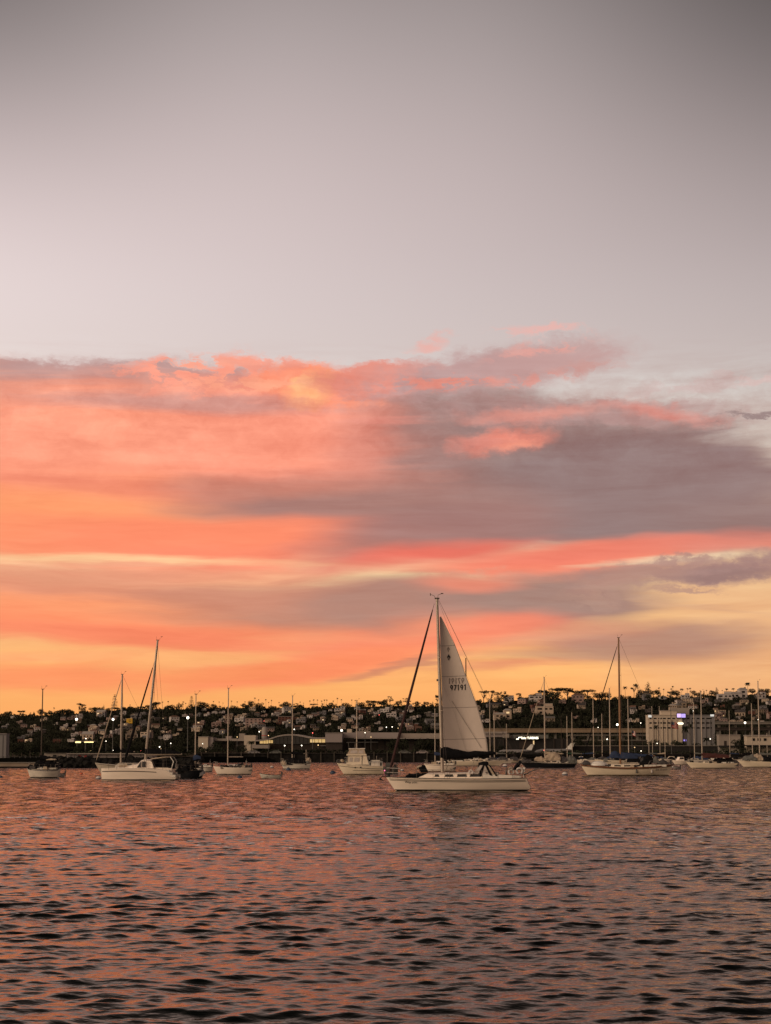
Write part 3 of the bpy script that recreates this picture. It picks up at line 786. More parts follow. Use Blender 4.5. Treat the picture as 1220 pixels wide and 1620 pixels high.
# ------------------------------------------------------------------ the white sloop under sail, number 97191
def hero():
    Yd = dist(1251.5); k = ppm(Yd)
    bow, stern = 611.5, 837.0; xc = (bow+stern)/2; L = (stern-bow)/k; yaw = 180.0
    t = thing('sailing_yacht', 'white sloop under way with raised mainsail numbered 97191', 'sailboat', (X(xc, Yd), Yd, 0), R(yaw))
    lx = lambda px: -(px - xc)/k                     # photo column -> local x
    lz = lambda py: Z(py, Yd)
    H = Hull(L, 3.35, (1.06, .93, .98), bow=.78, stern=-.34, tw=.66, smax=.42, draft=.5)
    h = H.shell(26, 12).build('hull', M['gel'], t, smooth=True)
    H.band(-.35, .13).build('boot_stripe', M['boot'], h, smooth=True)
    H.band(-.165, -.125, .012, .985, rel=True).build('sheer_stripe', M['stripe'], h, smooth=True)
    H.band(-.25, -.215, .012, .985, rel=True).build('sheer_stripe', M['stripe'], h, smooth=True)
    H.rim(.028).build('toe_rail', M['stripe'], h)
    H.deck().build('deck', M['deck'], t, smooth=True)
    # name on the bow (the visible side is local +y because the boat is turned half round)
    nm = text_mesh('boat_name', 'Way you', .27, M['ink'], h, shear=.3)
    tt = .5 + lx(635.5)/L
    p = H.ptz(tt, .60, 1, .03); q = H.ptz(tt-.05, .60, 1, .03); up = H.ptz(tt, .80, 1, .03)
    xa = (Vector(q)-Vector(p)).normalized(); ya = (Vector(up)-Vector(p)); ya = (ya - xa*ya.dot(xa)).normalized(); za = xa.cross(ya)
    nm.matrix_local = Matrix(((xa.x, ya.x, za.x, p[0]), (xa.y, ya.y, za.y, p[1]+.012), (xa.z, ya.z, za.z, p[2]), (0, 0, 0, 1)))
    zdk = lambda x: H.sheer(min(max(.5 + x/L, 0), 1)) - .02
    C = Cabin(lx(764), lx(660), .98, .55, zdk, .50, .34, front=.8, aft=-.06)
    c = C.mesh(16).build('cabin', M['gel'], t, smooth=True)
    for a, b in ((742, 760), (722, 738), (703, 717), (687, 695)):
        for s in (1, -1): C.window(lx(b), lx(a), .34, .80, s).build('window', M['glass'], c)
    for s in (1, -1): MB().tube([(lx(755), s*1.0, zdk(lx(755))+.53), (lx(665), s*.60, zdk(lx(665))+.42)], .022, 5).build('handrail', M['teak'], c)
    MB().box((lx(717), 0, zdk(lx(717))+.52), (.55, .55, .10), taper=.9).build('hatch', M['glass'], c)
    for s in (1, -1): MB().loft([[(lx(762), s*.86, .95), (lx(762), s*1.12, .95), (lx(762), s*1.06, 1.30), (lx(762), s*.92, 1.30)], [(lx(822), s*.82, .95), (lx(822), s*1.05, .95), (lx(822), s*1.0, 1.14), (lx(822), s*.88, 1.14)]]).build('cockpit_coaming', M['deck'], t)
    for x in (768, 786):
        for s in (1, -1): w = MB(); winch(w, (lx(x), s*1.0, 1.28)); w.build('winch', M['steel'], t)
    g = MB().tube([(lx(800), 0, .7), (lx(800), 0, 1.55)], .07, 8)
    g.tube([(lx(801), .42*math.cos(a), 1.45+.42*math.sin(a)) for a in np.linspace(0, 6.283, 21)], .022, 5)
    for a in np.linspace(0, 3.1416, 4)[:3]: g.tube([(lx(801), .42*math.cos(a), 1.45+.42*math.sin(a)), (lx(801), -.42*math.cos(a), 1.45-.42*math.sin(a))], .012, 4)
    g.build('steering_wheel', M['steel'], t)
    rails(t, H, .09, .90, .62, 8); pulpit(t, H, True, .66, .02); pulpit(t, H, False, .62, .02)
    # mast and rig
    top = lz(947.5); xm, zm = lx(700.2), zdk(lx(700))+.25; xt = lx(692.6)
    mast, mp = rig(t, xm, zm, top, r=.125, lean=xt-xm, spreaders=(.36, .66), spw=.95, half=1.45, zdk=zdk(xm), wr=.013, headgear=False)
    hb = MB().box((xt, 0, top+.04), (.36, .14, .10)); hb.tube([(xt+.1, 0, top), (xt+.2, 0, top+.22), (xt+.48, 0, top+.34)], .016, 5).box((xt+.5, 0, top+.34), (.05, .05, .2))
    hb.tube([(xt-.05, 0, top), (xt-.08, 0, top+.30), (xt-.38, 0, top+.40)], .016, 5).box((xt-.38, 0, top+.41), (.2, .02, .07)).build('masthead_gear', M['alud'], mast)
    MB().box((lx(696.2)+.12, 0, lz(1076)), (.22, .14, .16)).build('steaming_light', M['pole'], mast)
    a = Vector((H.x(1, 1.06)-.18, 0, 1.06)); b = Vector((lx(688.2), 0, lz(955)))
    MB().tube([a, b], .016, 5).build('forestay', M['wire'], t)
    d = b-a; MB().tube([a + d*f for f in (.02, .05, .2, .5, .8, .93, .965)], [.05, .10, .105, .095, .075, .055, .03], 8).build('furled_jib', mat('sun_strip_dark_red', (.035, .012, .012), .85, .5, 1.2, stretch=(1, 1, .6)), t, smooth=True)
    MB().lathe([(.0, 0), (.13, .0), (.13, .04), (.08, .06), (.08, .16), (.13, .18), (.13, .22), (0, .22)], (a.x-.03, 0, 1.10), 10).build('furling_drum', M['rubber'], t)
    for s in (1, -1): MB().tube([(xt-.1, 0, top-.02), (lx(829), s*.85, 1.02)], .012, 4).build('backstay', M['wire'], t)
    MB().tube([(xt-.08, 0, top-.1), (lx(784), 0, lz(1190))], .009, 4).build('topping_lift', M['wire'], t)
    # boom and stacked cover: the lowered part of the sail lies along it
    zb = lz(1193.5)
    bm = MB().tube([(xm-.12, 0, zb-.10), (lx(786), 0, zb+.06)], .075, 8).build('boom', M['alu'], t, smooth=True)
    rings = []
    tops = [(697, 1181.0), (702, 1181.5), (709, 1182.0), (716, 1184.5), (724, 1185.5), (733, 1188), (742, 1189.4), (751, 1187.6), (760, 1188.2), (770, 1189), (778, 1187.6), (784, 1190.5)]
    bots = [(697, 1199.5), (702, 1201), (709, 1201.2), (716, 1200.6), (724, 1200.4), (733, 1200), (742, 1199.4), (751, 1198.6), (760, 1197.0), (770, 1195.6), (778, 1195), (784, 1193.5)]
    for i, ((x1, y1), (x2, y2)) in enumerate(zip(tops, bots)):
        zc = (lz(y1)+lz(y2))/2; hh = (lz(y1)-lz(y2))/2; ww = .26 - .012*i + .02*math.sin(i*1.9)
        rings.append([(lx(x1), ww*math.sin(q)*(1.0 if math.cos(q) < .2 else .75), zc + hh*math.cos(q)) for q in [2*math.pi*j/12 for j in range(12)]])
    MB().loft(rings).build('sail_cover', M['canvasblk'], t, smooth=True)
    MB().tube([(lx(752), 0, zb-.1), (lx(744), .2, 1.35)], .018, 5).tube([(lx(752), 0, zb-.1), (lx(744), -.2, 1.35)], .018, 5).build('mainsheet', M['rope'], t)
    MB().tube([(lx(717), 0, zb-.1), (xm-.1, 0, zm+.12)], .02, 5).build('boom_vang', M['rope'], t)
    # mainsail: luff on the mast, slightly bellied away from the viewer
    lp = [(976, 696.4), (1021, 697.4), (1069, 698.8), (1119, 700.2), (1169, 701.6), (1188, 702.2)]
    le = [(976, 698.9), (987, 704.5), (1000, 710.8), (1021.6, 721.0), (1045, 729.8), (1069, 737.3), (1094, 746.8), (1118.5, 755.7), (1145, 763.2), (1168.7, 769.2), (1190, 772.2)]
    def edge(tab, py): ys, xs = zip(*tab); return float(np.interp(py, ys, xs))
    def belly(px, py, u): return -(.42*math.sin(math.pi*min(u, 1))*(.25 + .75*min(1, (py-976)/120)) + .35*u*(1190-py)/214)
    def sp(u, py, off=0.0):
        a, b = edge(lp, py), edge(le, py); pxx = a + (b-a)*u
        pyy = py - 1.6*u*(1 if py < 1180 else 0)
        return (lx(pxx), belly(pxx, py, u) + off, lz(pyy))
    def sheet(y0, y1, n=10, off=0.0, u0=0, u1=1, nu=16):
        rr = []
        for i in range(n+1):
            py = y0 + (y1-y0)*i/n; rr.append([sp(u0 + (u1-u0)*j/nu, py, off) for j in range(nu+1)])
        return MB().loft(rr, closed=False)
    ms = sheet(976, 1190, 64, nu=22).build('mainsail', M['sail'], t, smooth=True)
    so = ms.modifiers.new('cloth', 'SOLIDIFY'); so.thickness = .006; so.offset = 0
    for y in (1022, 1070.5, 1120, 1170): sheet(y-.55, y+.45, 1, .014).build('sail_seam', M['seam'], ms, smooth=True)
    for yy0, yy1 in ((976, 1190),):
        sheet(yy0+3, yy1, 30, .010, .975, .998, 1).build('leech_tape', M['seam'], ms, smooth=True)
    MB().tube([sp(.30, 1109, .06), sp(.55, 1140, .06), sp(.86, 1183, .06)], .014, 4).build('reefing_line', M['wire'], ms)
    MB().tube([sp(.10, 1088, .06), sp(.34, 1130, .06), sp(.42, 1160, .06), sp(.5, 1186, .06)], .008, 4).build('reefing_line', M['seam'], ms)
    # sail number: read from the near side, and the far side's mirrored figures showing through
    bowl = [(.5 + .36*math.cos(q), .68 + .27*math.sin(q)) for q in np.linspace(0, 6.283, 17)]
    STROKES = {'9': [bowl, [(.86, .68), (.78, .42), (.55, .04)]], '7': [[(.08, .93), (.92, .93), (.38, .0)]], '1': [[(.22, .78), (.56, .95), (.56, .0)]]}
    def glyphs(body, pxl, pxr, ytop, ybot, mirror, m, off, nmm):
        n = len(body); cell = 1/n; w = (ybot-ytop)*.095
        for i, ch in enumerate(body):
            mb = MB()
            for si, st in enumerate(STROKES[ch]):
                pts = []
                for gx, gy in st:
                    fx = (i + .10 + gx*.80)*cell
                    if mirror: fx = 1 - fx
                    px = pxl + (pxr-pxl)*fx; pts.append(Vector((px, ybot + (ytop-ybot)*gy - .035*(px-pxl))))
                L_, R_ = [], []
                for k_, q in enumerate(pts):
                    d0 = (q - pts[k_-1]).normalized() if k_ else None; d1 = (pts[k_+1] - q).normalized() if k_ < len(pts)-1 else None
                    if d0 and d1:
                        t_ = (d0 + d1).normalized(); nn = Vector((-t_.y, t_.x)); nn = nn/max(.45, abs(nn.dot(Vector((-d0.y, d0.x)))))
                    else:
                        t_ = d0 or d1; nn = Vector((-t_.y, t_.x))
                    L_.append(q + nn*w); R_.append(q - nn*w)
                rr = []
                for a_, b_ in zip(L_, R_):
                    row = []
                    for q in (a_, b_):
                        pa, pb = edge(lp, q.y), edge(le, q.y); u = (q.x-pa)/(pb-pa); row.append((lx(q.x), belly(q.x, q.y, u) + off + .002*si, lz(q.y)))
                    rr.append(row)
                mb.loft(rr, closed=False)
            mb.build(nmm, m, ms)
    glyphs('97191', 712.7, 739.2, 1083.6, 1092.2, False, M['ink'], .022, 'sail_digit')
    glyphs('97191', 709.6, 735.6, 1073.0, 1081.8, True, M['inkfade'], .016, 'mirrored_sail_digit')
    def emblem(cx, cy, m, off, nmm, sc=1.0):
        polys = [[(0, -5.2), (2.6, -.8), (0, .4), (-2.6, -.8)], [(-3.1, -1.3), (-.7, .5), (-1.6, 2.2)], [(3.1, -1.3), (.7, .5), (1.6, 2.2)],
                 [(-1.5, 1.2), (1.5, 1.2), (1.7, 1.9), (-1.7, 1.9)], [(-1.5, 2.6), (1.5, 2.6), (0, 5.2)]]
        mb = MB()
        for pl in polys:
            vs = []
            for dx, dy in pl:
                px, py = cx + dx*sc, cy + dy*sc; pa, pb = edge(lp, py), edge(le, py); u = (px-pa)/(pb-pa); vs.append((lx(px), belly(px, py, u)+off, lz(py)))
            mb.add(vs, [tuple(range(len(vs)))])
        mb.build(nmm, m, ms)
    emblem(711.0, 1039.6, M['ink'], .03, 'sail_emblem'); emblem(710.4, 1026.8, M['inkfade'], .02, 'sail_emblem_showing_through', .85)
    # bow: anchor on its roller, bagged headsails on the foredeck
    zb_ = 1.06
    an = MB().tube([(H.x(1, 1.06)-.25, 0, 1.08), (H.x(1, 1.06)+.28, 0, 1.10), (H.x(1, 1.06)+.42, 0, .94)], .035, 6)
    xa_ = H.x(1, 1.06)
    an.prism([(xa_+.42, .98), (xa_+.12, .76), (xa_+.42, .80), (xa_+.56, .90)], -.16, .16)
    an.build('anchor', M['rubber'], t)
    def heap(name, pts, m, wd):
        rr = []
        for i, (px, py0, py1) in enumerate(pts):
            zc = (lz(py0)+lz(py1))/2; hh = (lz(py0)-lz(py1))/2
            rr.append([(lx(px), wd*math.cos(q)*(1+.15*math.sin(i*3.1+q*2)), zc + hh*math.sin(q)*(1+.12*math.cos(i*2.1+q*3))) for q in [2*math.pi*j/10 for j in range(10)]])
        MB().loft(rr).build(name, M[m], t, smooth=True)
    heap('sail_bag', [(641, 1229, 1231), (643, 1227, 1231), (648, 1223.5, 1230.5), (655, 1224.5, 1230.5), (662, 1222, 1230.5), (668, 1224, 1230.4), (672, 1228, 1230.4)], 'canvasblk', .42)
    heap('sail_bag', [(663, 1214, 1216), (665, 1211.5, 1220), (669, 1209.5, 1226), (673, 1211, 1228.5), (677, 1219, 1229), (678.5, 1226, 1229)], 'canvasblk', .30)
    heap('folded_jib', [(659.5, 1213.5, 1216), (662, 1211.4, 1217), (667, 1210.2, 1215), (669.5, 1211.5, 1213.5)], 'canvastan', .2)
    # dodger with clear panels between dark bands
    za, zt_ = 1.25, lz(1204.5)
    def arch(px_, zf, w): return [(lx(px_), w*math.cos(q), zf[0] + (zf[1]-zf[0])*math.sin(q)**.55) for q in [math.pi*j/12 for j in range(13)]]
    MB().loft([arch(757, (za, zt_-.10), .95), arch(764, (za, zt_), 1.0), arch(770, (za, zt_), 1.0), arch(772, (za, zt_-.06), 1.0)], closed=False).build('dodger', M['canvasblk'], t, smooth=True)
    def panel(xa0, xa1, xb0, xb1, za_, zb2, ya, yb, m, nmm, off=0):
        for s in (1, -1):
            A = [(lx(xa0), s*(ya+off), za_), (lx(xa1), s*(ya+off), za_), (lx(xb1), s*(yb+off), zb2), (lx(xb0), s*(yb+off), zb2)]
            MB().loft([A, [(p[0], p[1]-s*.02, p[2]) for p in A]]).build(nmm, m, t)
    zl = 1.22
    panel(748, 754.5, 758, 763, zl+.05, zt_-.28, 1.0, .95, M['vinyl'], 'dodger_window')
    panel(757, 760.5, 762, 765, zl-.1, zt_-.30, 1.03, .98, M['canvasblk'], 'dodger_band', .02)
    panel(761, 773.5, 765, 768, zl, zt_-.32, 1.02, .97, M['vinyl'], 'dodger_window')
    panel(774, 778.5, 766, 769, zl-.15, zt_-.30, 1.04, 1.0, M['canvasblk'], 'dodger_band', .03)
    panel(779, 782.5, 769.5, 772, zl-.1, zt_-.30, 1.02, .98, M['canvastan'], 'dodger_band', .03)
    panel(782.5, 785.5, 771.5, 773.5, zl-.1, zt_-.25, 1.05, 1.0, M['canvasblk'], 'dodger_band', .04)
    heap('cockpit_cushion', [(753, 1222, 1228), (760, 1221.5, 1228), (772, 1222.5, 1228.5), (778, 1224, 1228.5)], 'canvasblk', .7)
    # stern gear: horseshoe buoys, folded bimini, boarding pole
    def ring(px_, py_, r_, m, nmm, y=1.06):
        MB().tube([(lx(px_) + r_*math.cos(q), y, lz(py_) + r_*math.sin(q)) for q in np.linspace(-1.1, 4.24, 15)], .075, 8).build(nmm, m, t, smooth=True)
    ring(819.5, 1219.5, .21, M['buoyw'], 'horseshoe_buoy'); ring(806.5, 1221, .17, M['buoyw'], 'coiled_line', 1.0)
    ring(806, 1216.5, .10, M['rope'], 'coiled_line', 1.02)
    ring(744, 1221.5, .13, M['buoyw'], 'fender', 1.1)
    heap('folded_bimini', [(811, 1217, 1219.5), (813, 1212, 1219), (817, 1206.5, 1217.5), (821, 1203.5, 1213), (823.5, 1203, 1207)], 'canvasblk', .55)
    MB().tube([(lx(826), .9, 1.0), (lx(826), .9, lz(1216))], .03, 6).box((lx(826.5), .9, lz(1217.5)), (.16, .16, .34)).build('stern_light_post', M['white'], t)
    MB().tube([(lx(826), .75, lz(1226)), (lx(840), .75, lz(1219.5)), (lx(852), .75, lz(1214.5))], [.05, .04, .03], 6).build('boarding_pole', M['pole'], t, smooth=True)
    MB().tube([(lx(831), .5, .96), (lx(834), .5, .62), (lx(837.5), .5, .2)], .03, 5).tube([(lx(831), .15, .96), (lx(834), .15, .62), (lx(837.5), .15, .2)], .03, 5).build('stern_ladder', M['steel'], t)
    return t
hero()

# ------------------------------------------------------------------ the catamaran, left
def catamaran():
    Yd = dist(1233.5); k = ppm(Yd); bow, stern = 165.5, 283.0; xc = (bow+stern)/2; L = (stern-bow)/k
    t = thing('catamaran', 'white moored catamaran with black boom cover and dark tender at its stern', 'catamaran', (X(xc, Yd), Yd, 0), R(180))
    lx = lambda px: -(px-xc)/k
    lz = lambda py: Z(py, Yd)
    for side in (1, -1):                                # two hulls; the near one hides most of the other
        H = Hull(L, 1.35, (1.22, 1.24, 1.06), bow=.08, stern=-1.15, tw=.75, smax=.45, draft=.35)
        mb = H.shell(26, 9); b2 = H.band(-.3, .08); b3 = H.band(-.36, -.28, .18, .985, rel=True); dk = H.deck()
        pr = None
        for i, (m_, nm, mt) in enumerate(((mb, 'hull', 'gel'), (b2, 'boot_stripe', 'boot'), (b3, 'sheer_stripe', 'stripe'), (dk, 'deck', 'deck'))):
            m_.v = [(x, y + side*2.1, z) for x, y, z in m_.v]
            o = m_.build(nm, M[mt], pr or t, smooth=True)
            if i == 0: pr = o
        for i in range(3): MB().box((-L/2 + .28 + i*.32, side*2.1, .42 + i*.26), (.34, .85, .26)).build('transom_step', M['deck'], pr)
    rr = []
    for x, z0, z1 in ((lx(175), 1.06, 1.10), (lx(190), .85, 1.28), (lx(205), .7, 1.34), (lx(268), .7, 1.30), (lx(274), .8, 1.2)):
        rr.append([(x, y, z) for y, z in ((1.5, z0), (1.55, z1), (0, z1+.06), (-1.55, z1), (-1.5, z0))])
    MB().loft(rr).build('bridge_deck', M['gel'], t)
    C = Cabin(lx(245.5), lx(205), 1.9, 1.3, 1.24, lz(1202.5)-1.24, .30, tumble=.14, front=1.1, aft=.25)
    rr = []
    prof = [(202, 1213.2, 1.2), (211, 1210.5, 1.6), (220, 1209.6, 1.75), (226.5, 1202.8, 1.65), (230, 1201.6, 1.6), (240, 1202.2, 1.6), (243, 1204, 1.65), (246.5, 1213.4, 1.8)]
    for px, py, w in prof:
        z = lz(py); rr.append([(lx(px), w*1.08, 1.22), (lx(px), w, z-.10), (lx(px), w*.82, z), (lx(px), 0, z+.05), (lx(px), -w*.82, z), (lx(px), -w, z-.10), (lx(px), -w*1.08, 1.22)])
    c = MB().loft(rr).build('cabin', M['gel'], t, smooth=True)
    for s in (1, -1):
        MB().loft([[(lx(220.6), s*1.90, 1.34), (lx(226.4), s*1.86, 1.34), (lx(226.2), s*1.75, 1.98), (lx(224.6), s*1.77, 1.80)], [(lx(220.6), s*1.7, 1.34), (lx(226.4), s*1.7, 1.34), (lx(226.2), s*1.6, 1.98), (lx(224.6), s*1.6, 1.80)]]).build('window', M['glass'], c)
        MB().loft([[(lx(228), s*1.845, 1.38), (lx(233.6), s*1.845, 1.38), (lx(233.6), s*1.735, 1.98), (lx(228.4), s*1.735, 1.98)], [(lx(228), s*1.6, 1.38), (lx(233.6), s*1.6, 1.38), (lx(233.6), s*1.6, 1.98), (lx(228.4), s*1.6, 1.98)]]).build('window', M['glass'], c)
    # cockpit hard top and its arch, dark under it
    MB().loft([[(lx(241), y, lz(1200.6) + .08*(1-(y/1.7)**2)) for y in (-1.7, -.8, 0, .8, 1.7)], [(lx(258), y, lz(1198.5) + .1*(1-(y/1.7)**2)) for y in (-1.7, -.8, 0, .8, 1.7)], [(lx(272), y, lz(1197.4) + .1*(1-(y/1.6)**2)) for y in (-1.6, -.8, 0, .8, 1.6)]], closed=False).build('bimini', M['canvastan'], t, smooth=True).modifiers.new('cloth', 'SOLIDIFY').thickness = .05
    for s in (1, -1): MB().tube([(lx(272), s*1.6, lz(1197.6)), (lx(277), s*1.65, lz(1205)), (lx(274), s*1.7, 1.2)], .05, 6).build('cockpit_arch', M['white'], t)
    mb = MB().box((lx(258), .5, 1.62), (1.8, 1.4, .85), taper=.9).box((lx(269), -.4, 1.5), (.9, 1.6, .6), taper=.8).box((lx(246), 0, 1.75), (.5, 2.9, .8))
    mb.build('cockpit_enclosure', M['canvasblk'], t)
    MB().tube([(lx(244), 1.5, lz(1203)), (lx(249), 1.55, 1.3)], .03, 5).build('bimini_post', M['steel'], t)
    MB().tube([(lx(262), 1.6, lz(1199)), (lx(262), 1.6, 1.3)], .03, 5).build('bimini_post', M['steel'], t)
    # rig: tall raked mast and a long boom under a black cover
    xm, zm = lx(230.0), lz(1202); top = lz(1013); xt = lx(246.7)
    mast, mp = rig(t, xm, zm, top, r=.135, lean=xt-xm, spreaders=(.56,), spw=1.0, half=2.2, zdk=1.3, wr=.02, xbow=None, xst=None, headgear=True)
    for px, f in ((267, 0.985), (261, .80)):
        MB().tube([mp(zm+(top-zm)*f), (lx(px), 1.9, 1.3)], .014, 4).build('shroud', M['wire'], t)
    a = Vector((L/2-.35, 0, 1.45)); b = Vector(mp(zm+(top-zm)*.86)); d = b-a
    a = Vector((lx(195.5), 0, 1.5))
    d = b-a
    MB().tube([a, b], .02, 5).build('forestay', M['wire'], t)
    MB().tube([a+d*.03, a+d*.10, a+d*.3, a+d*.42, a+d*.75, a+d*.9], [.05, .15, .16, .09, .08, .05], 8).build('furled_jib', M['canvasblk'], t, smooth=True)
    zb = lz(1193.6)
    MB().tube([(xm-.1, 0, zb), (lx(287.5), 0, lz(1193))], .11, 8).build('boom', M['alu'], t, smooth=True)
    rr = []
    for px, h in ((229, .55), (231, .62), (240, .52), (255, .50), (268, .40), (280, .26), (286, .1)):
        rr.append([(lx(px), .24*math.sin(q), zb + .10 + (h*math.cos(q) if math.cos(q) > 0 else .03*math.cos(q))) for q in [2*math.pi*j/10 for j in range(10)]])
    MB().loft(rr).build('sail_cover', M['canvasblk'], t, smooth=True)
    # trampoline, crossbeam and rails at the bows
    MB().tube([(L/2-.5, -2.1, 1.15), (L/2-.5, 2.1, 1.15)], .09, 8).build('crossbeam', M['alu'], t)
    MB().box((lx(174), 0, 1.08), (1.5, 2.9, .03)).build('trampoline', M['canvasgry'], t)
    for s in (1, -1):
        tops = []
        for px in (166.5, 178, 190, 203, 216, 230, 247, 262, 276):
            MB().tube([(lx(px), s*2.65, 1.1), (lx(px), s*2.65, 1.78)], .014, 5).build('stanchion', M['steel'], t); tops.append((lx(px), s*2.65, 1.78))
        for dz in (0, -.33): MB().tube([(p[0], p[1], p[2]+dz) for p in tops], .008, 4).build('lifeline', M['wire'], t)
    for px, s_ in ((192, .35), (199, .5), (186, .3)):
        MB().box((lx(px), random.uniform(-.5, 1.2), 1.40), (.5, .5, s_), taper=.7, rz=.3).build('deck_bundle', M[random.choice(('canvastan', 'clutter', 'gelold'))], t)
catamaran()

def dark_raft():
    """The dark, cluttered work boat lying astern of the catamaran, with a blue sail cover on its mast."""
    Yd = dist(1232.0); k = ppm(Yd); bow, stern = 277.0, 322.0; xc = (bow+stern)/2
    t, H, L, _ = sloop('black hulled cluttered sloop with blue mast cover lying behind the catamaran stern', bow, stern, 1232.2, (1.0, .9, .95), hull='black', stripe=None, cover='canvasblu',
                      mast_px=309, top_py=1098.5, mr=.07, boomL=None, stays=False, spr=(.6,), deckgear=9, wins=2, B=2.6, Y=Yd+4.5)
    lx = lambda px: -(px-xc)/k
    lz = lambda py: Z(py, Yd)
    rr = []
    for i, (x, y0, y1) in enumerate(((306, 1196, 1204), (309, 1193.5, 1205), (313, 1194.5, 1203), (318, 1197, 1202))):
        zc = (lz(y0)+lz(y1))/2; hh = (lz(y0)-lz(y1))/2; rr.append([(lx(x), .35*math.sin(q), zc+hh*math.cos(q)) for q in [2*math.pi*j/9 for j in range(9)]])
    MB().loft(rr).build('sail_cover', M['canvasblu'], t, smooth=True)
    for (a, b, y0, y1, w) in ((280, 290, 1211, 1222, 1.2), (289, 300, 1207, 1220, 1.4), (299, 309, 1205, 1218, 1.1), (308, 315, 1209, 1219, .8)):
        rr = []
        for i in range(6):
            u = i/5; x = a + (b-a)*u; e = math.sin(math.pi*(.12+.76*u)); zc = lz(y1); hh = (lz(y0)-zc)*e*random.uniform(.8, 1.15)
            rr.append([(lx(x), w*math.cos(q), zc + hh*abs(math.sin(q))**.7*random.uniform(.85, 1.1)) for q in [math.pi*j/8 for j in range(9)]])
        MB().loft(rr, closed=True).build('tarpaulin', M['canvasblk'], t)
    MB().tube([(lx(316), .4, 1.0), (lx(321), .4, .35)], .45, 8).build('grey_dinghy_on_stern', M['grey'], t, smooth=True)
dark_raft()

